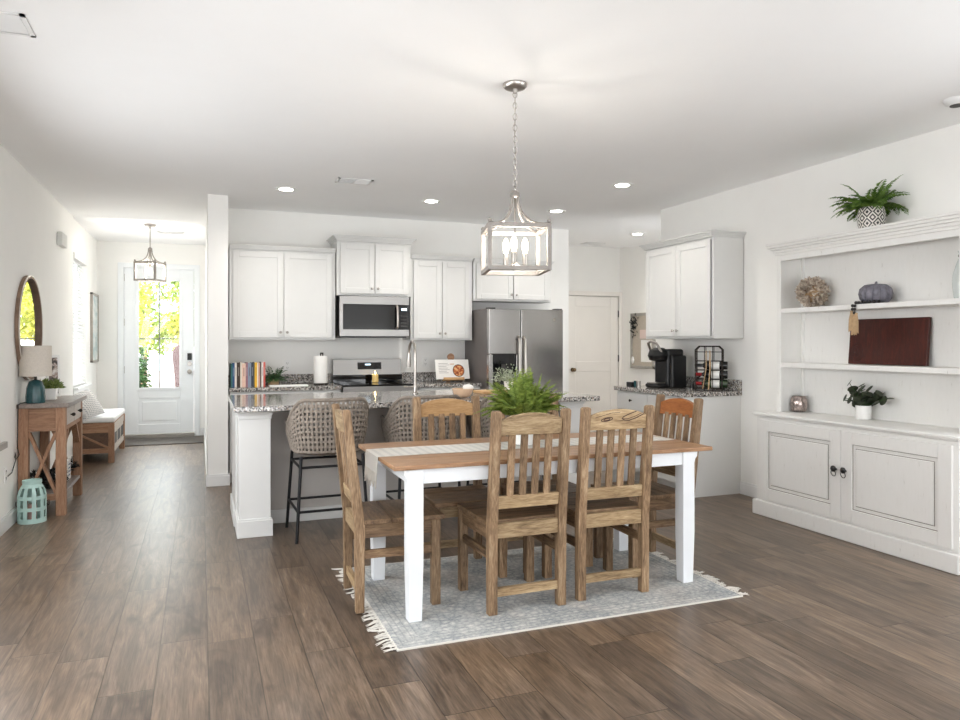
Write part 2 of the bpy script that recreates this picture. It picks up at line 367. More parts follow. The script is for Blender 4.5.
M['greywood'] = wood('grey_washed_wood', gw, 'y', 0.4, 9, 4, 0.05)
M['drawerw'] = wood('pale_drawer_wood', [(0.3, srgb(170, 158, 148)), (0.75, srgb(206, 198, 190))], 'y', 0.5, 9, 4, 0.03)
M['mahog'] = wood('mahogany_board', [(0.3, srgb(40, 12, 8)), (0.5, srgb(66, 22, 14)), (0.75, srgb(96, 38, 24))], 'z', 0.3, 8, 4, 0.02)
M['darkpanel'] = wood('dark_brown_panel', [(0.3, srgb(84, 64, 52)), (0.75, srgb(118, 94, 78))], 'y', 0.6, 8, 4, 0.03)
M['board'] = wood('cutting_board_wood', [(0.3, srgb(190, 146, 98)), (0.75, srgb(222, 184, 138))], 'x', 0.5, 8, 4, 0.02)
M['mirrorw'] = wood('mirror_frame_wood', [(0.3, srgb(110, 90, 74)), (0.75, srgb(156, 130, 112))], 'z', 0.6, 6, 4, 0.03)
M['tablewhite'] = paint('table_white_paint', srgb(232, 235, 238), 0.4, var=0.02)
M['rug'] = rug_mat(); M['runner'] = runner_mat(); M['fringe'] = paint('cotton_fringe', srgb(214, 210, 202), 0.9, 0, 0.06, 40, 0.1)
M['wicker'] = paint('grey_wicker', srgb(140, 130, 120), 0.75, 0, 0.25, 45, 0.2)
M['seatw'] = paint('stool_seat_weave', srgb(84, 74, 66), 0.85, 0, 0.2, 60, 0.2)
M['hutch'] = distress_mat()
M['groove'] = paint('dark_worn_edge', srgb(120, 108, 98), 0.7, 0, 0.3, 30)
M['lampmetal'] = paint('pale_driftwood_metal', srgb(146, 140, 134), 0.5, 0.3, 0.12, 20)
def bulb_mat():
    t = NT('glowing_clear_bulb'); tr = t.n('ShaderNodeBsdfTransparent'); em = t.n('ShaderNodeEmission'); em.inputs[0].default_value = (1.0, 0.84, 0.58, 1); em.inputs[1].default_value = 3.0
    n = t.noise(t.coord(), 2); t.l(t.ramp(n, [(0, (0.98, 0.97, 0.95, 1)), (1, (1, 1, 1, 1))]), tr.inputs[0])
    ad = t.n('ShaderNodeAddShader'); t.l(tr.outputs[0], ad.inputs[0]); t.l(em.outputs[0], ad.inputs[1]); t.l(ad.outputs[0], t.out.inputs[0]); return t.mat
M['bulb'] = bulb_mat()
M['can'] = emit_mat('downlight_lens', (1.0, 0.95, 0.86, 1), 14.0)
M['glass'] = glass_mat('clear_glass'); M['pane'] = glass_mat('window_pane', (0.98, 1, 0.99, 1), 0.03)
M['fern'] = leaf_mat('fern_leaf', srgb(80, 106, 36), srgb(164, 182, 88), 0.25, 26)
M['fern2'] = leaf_mat('dark_fern_leaf', srgb(56, 92, 34), srgb(122, 152, 66), 0.25, 18)
M['eucal'] = leaf_mat('dark_round_leaf', srgb(36, 42, 32), srgb(74, 82, 62), 0.1, 20)
M['herb'] = leaf_mat('grey_green_leaf', srgb(112, 128, 96), srgb(214, 220, 200), 0.2, 30)
M['succ'] = leaf_mat('succulent_leaf', srgb(84, 108, 52), srgb(160, 172, 104), 0.2, 25)
M['darkleaf'] = leaf_mat('deep_green_leaf', srgb(26, 52, 26), srgb(68, 104, 56), 0.15, 20)
M['blackleaf'] = leaf_mat('nearly_black_leaf', srgb(22, 24, 24), srgb(52, 54, 52), 0.0, 20)
M['dried'] = leaf_mat('dried_petal', srgb(150, 130, 112), srgb(236, 226, 212), 0.15, 40)
M['white'] = paint('white_ceramic', srgb(240, 240, 238), 0.3, 0, 0.02)
M['paper'] = paint('white_paper', srgb(242, 241, 238), 0.9, 0, 0.02, 20, 0.1)
M['mint'] = paint('mint_enamel', srgb(176, 206, 200), 0.45, 0, 0.05, 20)
M['teal'] = paint('teal_glaze', srgb(38, 74, 78), 0.25, 0, 0.2, 20)
M['linen'] = paint('linen_shade', srgb(206, 198, 188), 0.9, 0, 0.06, 90, 0.1, 0.3, 600)
M['cushion'] = paint('white_cushion', srgb(228, 228, 228), 0.95, 0, 0.03, 30, 0.1)
M['pumpkin'] = paint('grey_ceramic', srgb(112, 110, 120), 0.5, 0, 0.3, 45)
M['tan'] = paint('tan_jute', srgb(186, 158, 124), 0.9, 0, 0.12, 60, 0.1)
M['bead'] = paint('black_bead', srgb(28, 24, 24), 0.35, 0, 0.1)
M['mirror'] = paint('mirror_silver', (0.92, 0.93, 0.93, 1), 0.01, 1.0, 0.005)
M['can_trim'] = paint('downlight_trim', srgb(240, 240, 238), 0.5, 0, 0.01)

# ------------------------------------------------------------------ the room shell
XL, XR, YB, ZC = -1.31, 4.50, 7.88, 2.74
struct(MB().box(-1.6, 6.2, -2.6, 11.42, -0.12, 0), 'floor', M['floor'])
struct(MB().box(-1.6, 6.2, -2.6, 8.98, ZC, ZC+0.15).box(-1.6, 6.2, 8.98, 11.5, ZC+0.03, ZC+0.18), 'ceiling', M['ceil'])
wl = MB().box(XL-0.15, XL, -2.6, 8.98, 0, ZC)
struct(wl, 'wall_left', M['wall'])
WY0, WY1, WZ0, WZ1 = 9.27, 10.24, 0.84, 2.38
wf = MB().box(-1.50, -1.35, 8.98, WY0, 0, ZC+0.03).box(-1.50, -1.35, WY1, 11.3, 0, ZC+0.03).box(-1.50, -1.35, WY0, WY1, 0, WZ0).box(-1.50, -1.35, WY0, WY1, WZ1, ZC+0.03)
struct(wf, 'wall_foyer', M['wall'])
DX0, DX1, DZ1 = -1.02, -0.085, 2.41
struct(MB().box(-1.50, DX0, 11.25, 11.42, 0, ZC+0.03).box(DX1, 0.24, 11.25, 11.42, 0, ZC+0.03).box(DX0, DX1, 11.25, 11.42, DZ1, ZC+0.03), 'wall_front', M['wall'])
struct(MB().box(0.06, 0.24, 7.21, 11.25, 0, ZC+0.005), 'wall_hall', M['wall'])
struct(MB().box(0.24, 4.225, YB, YB+0.15, 0, ZC+0.005).box(4.11, 4.225, YB+0.15, 9.3, 0, ZC+0.03), 'wall_kitchen', M['wall'])
struct(MB().box(4.11, 6.0, 9.3, 9.45, 0, ZC+0.03).box(5.85, 6.0, 6.36, 9.3, 0, ZC+0.03).box(4.65, 6.0, 6.21, 6.36, 0, ZC+0.005), 'wall_pantry', M['wall'])
struct(MB().box(XR, XR+0.15, -2.6, 6.36, 0, ZC+0.005), 'wall_right', M['wall'])
struct(MB().box(-1.5, 4.65, -2.6, -2.45, 0, ZC), 'wall_rear', M['wall'])

def bb(name, segs):
    m = MB()
    for (x0, x1, y0, y1) in segs:
        m.box(x0, x1, y0, y1, 0, 0.095)
        cx, cy = (x0+x1)/2, (y0+y1)/2
        if x1-x0 < y1-y0: m.box(cx-(x1-x0)*0.28, cx+(x1-x0)*0.28, y0, y1, 0.095, 0.112)
        else: m.box(x0, x1, cy-(y1-y0)*0.28, cy+(y1-y0)*0.28, 0.095, 0.112)
    struct(m, name, M['trim'], bev=0.002)
bb('baseboard_left', [(XL, XL+0.016, -2.45, 8.98), (-1.35, -1.334, 8.98, 11.25)])
bb('baseboard_front', [(-1.334, -1.1, 11.234, 11.25), (-0.01, 0.06, 11.234, 11.25)])
bb('baseboard_hall', [(0.044, 0.06, 7.195, 11.234), (0.044, 0.256, 7.194, 7.21), (0.24, 0.256, 7.21, 7.26)])
bb('baseboard_right', [(XR-0.016, XR, -2.45, 2.85), (XR-0.016, XR, 4.58, 5.155)])
bb('baseboard_pantry', [(4.225, 4.88, 9.284, 9.3), (5.834, 5.85, 6.45, 9.284)])

# foyer window with blinds
struct(MB().box(-1.49, -1.44, WY0, WY0+0.05, WZ0, WZ1).box(-1.49, -1.44, WY1-0.05, WY1, WZ0, WZ1).box(-1.49, -1.44, WY0, WY1, WZ0, WZ0+0.05).box(-1.49, -1.44, WY0, WY1, WZ1-0.05, WZ1).box(-1.485, -1.445, WY0, WY1, 1.58, 1.62), 'window_1', M['trim'])
w1 = bpy.data.objects['window_1']
MB().box(-1.468, -1.464, WY0+0.05, WY1-0.05, WZ0+0.05, WZ1-0.05).build('window_pane', M['pane'], w1)
MB().box(-1.44, -1.29, WY0-0.06, WY1+0.06, WZ0-0.03, WZ0).box(-1.35, -1.335, WY0-0.04, WY1+0.04, WZ0-0.10, WZ0-0.03).build('window_sill', M['trim'], w1, bev=0.004)
bl = MB(); z = WZ0+0.03
while z < WZ1-0.06:
    bl.boxc((-1.385, (WY0+WY1)/2, z), (0.048, WY1-WY0-0.02, 0.003), Matrix.Rotation(math.radians(38), 3, 'Y')); z += 0.042
t = thing('window_blind', 'white horizontal slat blind in the foyer window above the bench', 'blind', (-1.385, (WY0+WY1)/2, WZ0), 0, None, True)
bl.build('slats', M['trim'], t)
MB().box(-1.42, -1.335, WY0+0.004, WY1-0.004, WZ1-0.065, WZ1-0.004).build('headrail', M['trim'], t, bev=0.003)
MB().box(-1.41, -1.36, WY0+0.01, WY1-0.01, WZ0+0.004, WZ0+0.02).build('bottom_rail', M['trim'], t)
cdm = MB()
for yy in (WY0+0.15, WY1-0.15): cdm.cyl((-1.358, yy, WZ0+0.02), (-1.358, yy, WZ1-0.07), 0.0015, n=5)
cdm.build('ladder_cord', M['trim'], t)

# front door
fd = MB(); y0, y1 = 11.27, 11.31
GX0, GX1, GZ0, GZ1 = -0.83, -0.28, 0.70, 2.25
x0, x1 = DX0+0.012, DX1-0.012; ZD0 = 0.055
fd.box(x0, GX0, y0, y1, ZD0, DZ1-0.01).box(GX1, x1, y0, y1, ZD0, DZ1-0.01).box(GX0, GX1, y0, y1, GZ1, DZ1-0.01).box(GX0, GX1, y0, y1, 0.555, GZ0).box(GX0, GX1, y0, y1, ZD0, 0.19)
fd.box(GX0, GX1, y0+0.012, y1, 0.19, 0.555)
struct(fd, 'door_1', M['door'], bev=0.004); d1 = bpy.data.objects['door_1']
fr = MB()
for (a, b, c, d) in ((GX0-0.03, GX0+0.012, GZ0-0.03, GZ1+0.03), (GX1-0.012, GX1+0.03, GZ0-0.03, GZ1+0.03), (GX0, GX1, GZ0-0.03, GZ0+0.012), (GX0, GX1, GZ1-0.012, GZ1+0.03)): fr.box(a, b, y0-0.012, y0, c, d)
fr.build('glass_frame', M['door'], d1, bev=0.003)
MB().box(-0.562, -0.548, y0-0.004, y1, GZ0, GZ1).box(GX0, GX1, y0-0.004, y1, 1.40, 1.414).build('glazing_bar', paint('grille_grey', srgb(120, 124, 126), 0.4), d1)
MB().box(GX0, GX1, 11.288, 11.292, GZ0, GZ1).build('window_pane', M['pane'], d1)
MB().box(GX0+0.05, GX1-0.05, y0+0.001, y0+0.013, 0.235, 0.51).build('raised_panel', M['door'], d1, bev=0.006)
MB().box(-0.185, -0.125, y0-0.022, y0, 1.10, 1.20).build('keypad_lock', M['black'], d1, bev=0.004)
MB().cyl((-0.155, y0-0.02, 1.045), (-0.155, y0, 1.045), 0.032, n=20).build('lock_rose', M['nickel'], d1, True)
MB().cyl((-0.155, y0-0.012, 0.93), (-0.155, y0, 0.93), 0.033).cyl((-0.155, y0-0.05, 0.93), (-0.155, y0, 0.93), 0.012).ball((-0.155, y0-0.062, 0.93), 0.03).build('door_knob', M['nickel'], d1, True)
for zz in (0.30, 0.97, 1.64, 2.27): MB().cyl((x0-0.004, y0-0.006, zz-0.05), (x0-0.004, y0-0.006, zz+0.05), 0.008, n=8).build('hinge', M['nickel'], d1, True)
tr = MB(); ci = 0.068
tr.box(DX0-ci, DX0, 11.23, 11.25, 0, DZ1+ci).box(DX1, DX1+ci, 11.23, 11.25, 0, DZ1+ci).box(DX0, DX1, 11.23, 11.25, DZ1, DZ1+ci)
tr.box(DX0, DX0+0.01, 11.25, 11.42, 0, DZ1).box(DX1-0.01, DX1, 11.25, 11.42, 0, DZ1).box(DX0, DX1, 11.25, 11.42, DZ1-0.01, DZ1)
struct(tr, 'trim_1', M['door'], bev=0.003)
struct(MB().box(DX0, DX1, 11.2, 11.42, 0, 0.05), 'trim_2', paint('door_sill', srgb(150, 146, 140), 0.4, 0.2), bev=0.004)
solo(MB().box(-1.02, 0.03, 10.38, 11.1, 0.0, 0.014), 'door_mat', paint('doormat_taupe', srgb(104, 100, 96), 0.95, 0, 0.15, 60, 0.1), 'flat dark taupe entry mat lying before the front door', 'mat', bev=0.004)

# pantry door
pd = MB(); px0, px1 = 4.95, 5.79; yy0 = 9.255; yy1 = 9.295
pd.box(px0, px1, yy0+0.008, yy1, 0.01, 2.03)
for (a, b, c, d) in ((px0, px0+0.13, 0.01, 2.03), (px1-0.13, px1, 0.01, 2.03), (px0+0.13, px1-0.13, 1.88, 2.03), (px0+0.13, px1-0.13, 0.93, 1.08), (px0+0.13, px1-0.13, 0.01, 0.22)): pd.box(a, b, yy0, yy1, c, d)
pdm = paint('pantry_door_white', srgb(236, 232, 226), 0.45, 0, 0.012)
struct(pd, 'door_2', pdm, bev=0.006); d2 = bpy.data.objects['door_2']
MB().cyl((px0+0.075, yy0-0.012, 0.96), (px0+0.075, yy0, 0.96), 0.03).cyl((px0+0.075, yy0-0.05, 0.96), (px0+0.075, yy0, 0.96), 0.011).ball((px0+0.075, yy0-0.06, 0.96), 0.028).build('door_knob', paint('aged_brass', srgb(130, 110, 84), 0.3, 1.0), d2, True)
for zz in (0.3, 1.12, 1.78): MB().cyl((px1+0.005, yy0-0.004, zz-0.05), (px1+0.005, yy0-0.004, zz+0.05), 0.009, n=8).build('hinge', M['darkgrey'], d2, True)
struct(MB().box(px0-0.07, px0-0.005, 9.24, 9.3, 0, 2.105).box(px1+0.01, px1+0.065, 9.24, 9.3, 0, 2.105).box(px0-0.005, px1+0.01, 9.24, 9.3, 2.04, 2.105), 'trim_3', pdm, bev=0.003)

# ------------------------------------------------------------------ outdoors behind the front door
struct(MB().box(-14, 14, 11.5, 40, -0.3, -0.06), 'ground', paint('pale_driveway', srgb(214, 196, 186), 0.9, 0, 0.06, 3))
def leafy(cx, cy, cz, rx, ry, rz, n, L, seed, ga=0.62):
    r = random.Random(seed); m = MB()
    cl = [(r.uniform(-.7, .7)*rx, r.uniform(-.7, .7)*ry, r.uniform(-.75, .75)*rz) for _ in range(14)]
    for i in range(n):
        c = r.choice(cl); d = Vector((r.gauss(0, 1), r.gauss(0, 1), r.gauss(0, 1))).normalized(); k = r.random()**0.4*ga*0.6
        p = Vector((cx+c[0]+d.x*rx*k, cy+c[1]+d.y*ry*k, cz+c[2]+d.z*rz*k))
        m.leaf(p, (r.uniform(-1, 1), r.uniform(-1, 1), r.uniform(-1, .6)), (r.uniform(-.6, .6), r.uniform(-1, .4), 1), L*r.uniform(.7, 1.3), L*0.55)
    return m
yl = leaf_mat('yellow_green_leaf', srgb(128, 146, 50), srgb(220, 214, 110), 0.35, 3); gl2 = leaf_mat('mid_green_leaf', srgb(110, 136, 70), srgb(190, 204, 120), 0.3, 3)  # yellow green leaves for the front trees, mid green for those behind
bark = paint('tree_bark', srgb(110, 92, 76), 0.9, 0, 0.2, 12)
def tree(loc, r, cz, n, mat, label, seed, L=0.16):
    o = thing('garden_tree', label, 'tree', loc, 0, 'trees in the front garden')
    MB().tube([(0, 0, 0), (0.05, 0, cz*0.4), (0, 0.04, cz)], [0.1, 0.07, 0.04], 8).build('trunk', bark, o, True)
    leafy(0, 0, cz, r[0], r[1], r[2], n, L, seed).build('crown', mat, o, fix=False)
tree((-2.1, 18, -0.06), (1.25, 1.2, 1.0), 2.2, 2600, yl, 'yellow green tree seen through the hinge side pane of the front door', 3)
tree((0.25, 19, -0.06), (1.2, 1.2, 1.05), 2.1, 2600, yl, 'yellow green tree seen through the lock side pane of the front door', 4)
tree((-1.7, 25, -0.06), (2.2, 1.5, 1.5), 2.6, 2200, gl2, 'darker green tree standing behind the yellow trees outside', 5, 0.22)
tree((3.6, 27, -0.06), (2.6, 1.5, 1.2), 2.2, 2200, gl2, 'mid green tree farthest off along the driveway outside', 6, 0.22)
o = thing('garden_shrub', 'deep green shrub low outside the door glass', 'shrub', (-1.05, 14.0, -0.06))
leafy(0, 0, 0.72, 0.22, 0.22, 0.75, 700, 0.09, 9).build('foliage', M['darkleaf'], o, fix=False)
MB().tube([(0, 0, 0), (0.02, 0, 0.6)], 0.02, 6).build('stem', bark, o)
o = thing('garden_umbrella', 'folded dusky red garden umbrella standing outside the door glass', 'umbrella', (-0.36, 13.6, -0.06)); o.scale = (0.75, 0.75, 1.0)
MB().lathe([(0.02, 0.45), (0.06, 0.5), (0.085, 0.8), (0.13, 1.15), (0.12, 1.27), (0.05, 1.36), (0.01, 1.38)], n=36, mod=lambda a, z: 1+0.1*math.cos(8*a)).build('canopy', paint('dusky_red_canvas', srgb(56, 20, 18), 0.9, 0, 0.1), o, True)
MB().cyl((0, 0, 0), (0, 0, 1.42), 0.015, n=8).build('pole', bark, o, True)
MB().lathe([(0.18, 0), (0.18, 0.04), (0.03, 0.08)]).build('base', M['darkgrey'], o, True)

# ------------------------------------------------------------------ ceiling fixtures
def can(x, y, label):
    o = thing('recessed_light', label, 'ceiling light', (x, y, ZC), 0, 'recessed ceiling downlights')
    MB().lathe([(0.062, -0.004), (0.095, -0.007), (0.098, -0.002), (0.098, 0.0), (0.062, 0.0)], n=32).build('trim_ring', M['can_trim'], o, True)
    MB().lathe([(0.001, -0.006), (0.06, -0.006), (0.062, -0.001), (0.001, -0.001)], n=32).build('lens', M['can'], o, True)
    l = light('downlight_lamp', 'SPOT', (0, 0, -0.02), CAN_W, (1.0, 0.95, 0.88), (0, 0, 0), spot_size=math.radians(150), spot_blend=0.8, shadow_soft_size=0.07); l.parent = o
CAN_W = 25
can(0.72, 6.72, 'recessed ceiling downlight nearest the end of the hall wall')
can(2.11, 6.77, 'recessed ceiling downlight in front of the microwave cabinet')
can(3.50, 6.80, 'recessed ceiling downlight just behind the dining pendant cage')
can(3.47, 5.475, 'recessed ceiling downlight closest to the corner wall cabinet')
can(5.2, 7.85, 'recessed ceiling downlight in the pantry nook')
def vent(x0, x1, y0, y1, z, label, dark=True, ax='x'):
    o = thing('ceiling_vent', label, 'air vent', ((x0+x1)/2, (y0+y1)/2, z), 0, 'ceiling air vents', True)
    MB().box(x0, x1, y0, y0+0.02, z-0.008, z).box(x0, x1, y1-0.02, y1, z-0.008, z).box(x0, x0+0.02, y0, y1, z-0.008, z).box(x1-0.02, x1, y0, y1, z-0.008, z).box((x0+x1)/2-0.006, (x0+x1)/2+0.006, y0, y1, z-0.008, z).build('frame', M['trim'], o)
    MB().box(x0+0.02, x1-0.02, y0+0.02, y1-0.02, z-0.002, z).build('backing', M['darkgrey'], o)
    m = MB(); k = y0+0.03
    while k < y1-0.025:
        for (a, b, s) in ((x0+0.022, (x0+x1)/2-0.008, 40), ((x0+x1)/2+0.008, x1-0.022, -40)): m.boxc(((a+b)/2, k, z-0.006), (b-a, 0.011, 0.002), Matrix.Rotation(math.radians(s), 3, 'X'))
        k += 0.017
    m.build('louvers', M['trim'], o)
vent(1.08, 1.38, 6.08, 6.26, ZC, 'small white ceiling vent between two kitchen downlights')
vent(-1.10, -0.70, 3.55, 3.79, ZC, 'white ceiling vent cut by the top corner of the view')
vent(4.95, 5.25, 8.72, 8.9, ZC, 'narrow ceiling vent before the pantry door')
vent(-0.52, -0.20, 10.0, 10.15, ZC+0.03, 'slim ceiling vent beside the foyer pendant')
o = thing('smoke_detector', 'round white smoke detector on ceiling near the bookcase hutch', 'smoke detector', (4.04, 2.86, ZC))
MB().lathe([(0.001, -0.035), (0.04, -0.035), (0.058, -0.026), (0.066, -0.012), (0.07, 0)], n=32).build('body', M['trim'], o, True)
MB().lathe([(0.03, -0.039), (0.036, -0.039), (0.036, -0.034), (0.03, -0.034)], n=24).build('sensor_ring', M['darkgrey'], o, True)

# ------------------------------------------------------------------ pendants
def link(m, c, ang, a=0.011, b=0.019, r=0.0022):
    pts = [(c[0]+a*math.cos(t)*math.cos(ang), c[1]+a*math.cos(t)*math.sin(ang), c[2]+b*math.sin(t)) for t in [2*PI*k/12 for k in range(12)]]
    m.tube(pts, r, 6, True)
def lantern(name, label, loc, rot, ztop, z_hub, z1, z0, w, nb, fin, chain, pw):
    o = thing(name, label, 'pendant lamp', loc, rot)      # loc z = ceiling; local z is negative downwards
    C = loc[2]
    MB().lathe([(0.065, 0), (0.065, -0.012), (0.055, -0.024), (0.014, -0.03), (0.01, -0.05), (0.001, -0.05)], n=32).build('canopy', M['nickel'], o, True)
    m = MB(); zt = -0.045; zb = z_hub-C+0.02
    if chain:
        z = zt-0.012; k = 0
        while z > zb+0.01: link(m, (0, 0, z), (k % 2)*PI/2); z -= 0.030; k += 1
        m.tube([(0.004*math.sin(i), 0.004*math.cos(i), zt-(zt-zb)*i/12) for i in range(13)], 0.0015, 5)
        m.build('chain', M['nickel'], o, True)
    else: m.cyl((0, 0, zt), (0, 0, zb), 0.006, n=10).build('rod', M['nickel'], o, True)
    h = w/2; b = 0.011; c = MB(); t1, t0 = z1-C, z0-C
    for sx in (-1, 1):
        for sy in (-1, 1):
            c.box(sx*h-b, sx*h+b, sy*h-b, sy*h+b, t0, t1)
            c.ball((sx*h, sy*h, t1+0.012), 0.012, 10, 8)
    for zz in (t0+b, t1-b):
        c.box(-h, h, -h-b, -h+b, zz-b, zz+b).box(-h, h, h-b, h+b, zz-b, zz+b).box(-h-b, -h+b, -h, h, zz-b, zz+b).box(h-b, h+b, -h, h, zz-b, zz+b)
    c.build('cage', fin, o, bev=0.002)
    a = MB(); zh = z_hub-C
    for sx in (-1, 1):
        for sy in (-1, 1):
            pts = []
            for i in range(11):
                u = i/10; r = 0.02/1.41+(h-0.02/1.41)*(1-(1-u)**2.2) if False else 0.014+(h-0.014)*u**1.9
                pts.append((sx*r, sy*r, zh+(t1-zh)*(1-(1-u)**2.0)))
            a.tube(pts, 0.0065, 7)
    a.lathe([(0.001, 0.03), (0.012, 0.025), (0.024, 0.012), (0.026, -0.008), (0.012, -0.016), (0.001, -0.016)], (0, 0, zh), 20)
    a.build('arms', fin, o, True)
    s = MB(); bz = t0+0.075
    if nb > 1:
        s.cyl((0, 0, zh), (0, 0, t0+0.02), 0.005, n=8); s.lathe([(0.001, -0.02), (0.02, -0.012), (0.028, 0.0), (0.012, 0.02), (0.001, 0.02)], (0, 0, t0+0.035), 20)
    else: s.cyl((0, 0, zh), (0, 0, t1-0.03), 0.005, n=8)
    s.build('stem', M['nickel'], o, True)
    for k in range(nb):
        ang = 2*PI*k/nb+0.28; r = 0.06 if nb > 1 else 0.0
        bx, by = r*math.cos(ang), r*math.sin(ang)
        if nb > 1:
            sk = MB().cyl((bx, by, bz-0.03), (bx, by, bz+0.03), 0.014, n=14).tube([(0, 0, t0+0.035), (bx*0.6, by*0.6, t0+0.03), (bx, by, bz-0.03)], 0.004, 6).build('socket', M['nickel'], o, True)
            prof = [(0.010, 0.03), (0.012, 0.04), (0.017, 0.06), (0.018, 0.08), (0.013, 0.10), (0.004, 0.115), (0.001, 0.116)]
            MB().lathe(prof, (bx, by, bz), 16).build('bulb', M['bulb'], sk, True); lz = bz+0.09
        else:
            sk = MB().cyl((0, 0, t1-0.06), (0, 0, t1-0.025), 0.014, n=14).build('socket', M['nickel'], o, True)
            MB().lathe([(0.001, -0.155), (0.012, -0.15), (0.026, -0.125), (0.026, -0.105), (0.014, -0.07), (0.01, -0.06)], (0, 0, t1), 16).build('bulb', M['bulb'], sk, True); lz = t1-0.11
        l = light('bulb_lamp', 'POINT', (bx, by, lz), pw/nb, (1.0, 0.93, 0.84), shadow_soft_size=0.012); l.parent = o
    return o
lantern('dining_pendant', 'large square lantern pendant with three bulbs hanging over the dining table', (1.58, 3.555, ZC), math.radians(-15), 0, 2.14, 1.967, 1.722, 0.312, 3, M['lampmetal'], True, 6)
lantern('foyer_pendant', 'small square lantern pendant with one bulb hanging before the front door', (-0.57, 9.5, ZC+0.03), math.radians(-24), 0, 2.47, 2.315, 2.085, 0.245, 1, M['lampmetal'], False, 5.5)

# ------------------------------------------------------------------ kitchen
def shaker(m, x0, x1, z0, z1, y=-0.02, st=0.058):
    m.box(x0, x1, y+0.008, 0, z0, z1)
    m.box(x0, x0+st, y, 0, z0, z1).box(x1-st, x1, y, 0, z0, z1).box(x0+st, x1-st, y, 0, z1-st, z1).box(x0+st, x1-st, y, 0, z0, z0+st)
def knob(x, z, parent, y=-0.02, mat=None, r=0.014):
    MB().cyl((x, y, z), (x, y-0.018, z), 0.005, n=10).lathe([(0.001, 0), (r*0.8, 0.001), (r, 0.005), (r*0.8, 0.011), (0.001, 0.013)], (0, 0, 0), 14).build('knob', mat or M['nickel'], parent, True) if False else \
        MB().cyl((x, y, z), (x, y-0.018, z), 0.005, n=10).ball((x, y-0.022, z), r, 12, 8, (1, 0.55, 1)).build('knob', mat or M['nickel'], parent, True)
def crown(m, x0, x1, d, z, h, o, sides=(1, 1)):
    for i in range(4):
        f0, f1 = i/4, (i+1)/4; e = o*(f1**1.5)
        m.box(x0-e*sides[0], x1+e*sides[1], -0.02-e, d, z+h*f0, z+h*f1)
def wall_cab(label, loc, rot, w, d, z0, z1, ndoor=2, ch=0.04, co=0.025, sides=(1, 1)):
    o = thing('wall_cabinet', label, 'cabinet', (loc[0], loc[1], z0), rot, 'white kitchen wall cabinets')
    h = z1-z0; MB().box(-w/2, w/2, 0, d, 0, h).build('body', M['cab'], o, bev=0.002)
    dw = (w-0.056)/ndoor
    for k in range(ndoor):
        a = -w/2+0.028+k*dw; m = MB(); shaker(m, a+0.004, a+dw-0.004, 0.022, h-0.022)
        dr = m.build('cabinet_door', M['cab'], o, bev=0.0025)
        kx = a+dw-0.032 if k % 2 == 0 else a+0.032
        knob(kx, 0.075, dr)
    m = MB(); crown(m, -w/2, w/2, d, h, ch, co, sides); m.build('crown_molding', M['cab'], o, bev=0.002)
    return o
YC = 7.55
wall_cab('white two door wall cabinet above the row of books', ((0.262+1.305)/2, YC, 0), 0, 1.043, 0.32, 1.378, 2.285, sides=(0, 0))
wall_cab('raised white wall cabinet with deep crown above the microwave', (1.71, 7.50, 0), 0, 0.79, 0.37, 1.842, 2.405, ch=0.055, co=0.05)
wall_cab('white two door wall cabinet above the propped cookbook', ((2.115+2.83)/2, YC, 0), 0, 0.715, 0.32, 1.375, 2.262, sides=(0, 0))
wall_cab('short white wall cabinet directly above the refrigerator', (3.33, YC, 0), 0, 0.97, 0.32, 1.82, 2.255, sides=(0, 1))
wall_cab('white two door wall cabinet above the coffee maker and wine rack', (4.17, 5.63, 0), -PI/2, 1.03, 0.322, 1.385, 2.275, ch=0.05, co=0.038)
def base_cab(label, loc, rot, w, d, cols, end=None):
    o = thing('base_cabinet', label, 'cabinet', (loc[0], loc[1], 0), rot, 'white kitchen base cabinets')
    MB().box(-w/2, w/2, 0, d, 0.10, 0.875).box(-w/2, w/2, 0.06, d, 0, 0.10).build('body', M['cab'], o, bev=0.002)
    cwid = (w-0.03)/cols
    for k in range(cols):
        a = -w/2+0.015+k*cwid
        m = MB(); shaker(m, a+0.004, a+cwid-0.004, 0.12, 0.68); dr = m.build('cabinet_door', M['cab'], o, bev=0.0025); knob(a+cwid-0.03 if k % 2 == 0 else a+0.03, 0.62, dr, mat=M['bronze'])
        m = MB().box(a+0.004, a+cwid-0.004, -0.02, 0, 0.70, 0.862); dr = m.build('drawer', M['cab'], o, bev=0.003); knob(a+cwid/2, 0.79, dr, mat=M['bronze'])
    if end is not None: MB().box(end-0.01, end+0.01, -0.02, d, 0, 0.875).build('end_panel', M['cab'], o)
    return o
YF = 7.27
base_cab('white base cabinet under the books and paper towel', (0.785, YF, 0), 0, 1.06, 0.6, 2)
base_cab('white base cabinet under the propped cookbook', (2.46, YF, 0), 0, 0.72, 0.6, 2)
base_cab('white base cabinet with end panel facing the dining table', (3.90, 5.70, 0), -PI/2, 1.07, 0.598, 2, end=0.53)
def worktop(segs, label, parts=()):
    m = MB()
    for s_ in segs: m.box(*s_)
    return solo(m, 'countertop', M['granite'], label, 'countertop', 'granite countertops', bev=0.004)
worktop([(0.25, 1.318, 7.235, 7.878, 0.876, 0.914), (0.25, 1.318, 7.858, 7.878, 0.914, 1.015)], 'speckled granite counter holding the books')
worktop([(2.095, 2.83, 7.235, 7.878, 0.876, 0.914), (2.095, 2.83, 7.858, 7.878, 0.914, 1.015)], 'speckled granite counter holding the propped cookbook')
worktop([(3.86, 4.498, 5.14, 6.25, 0.876, 0.914), (4.478, 4.498, 5.14, 6.25, 0.914, 1.015)], 'speckled granite counter holding coffee maker and wine rack')

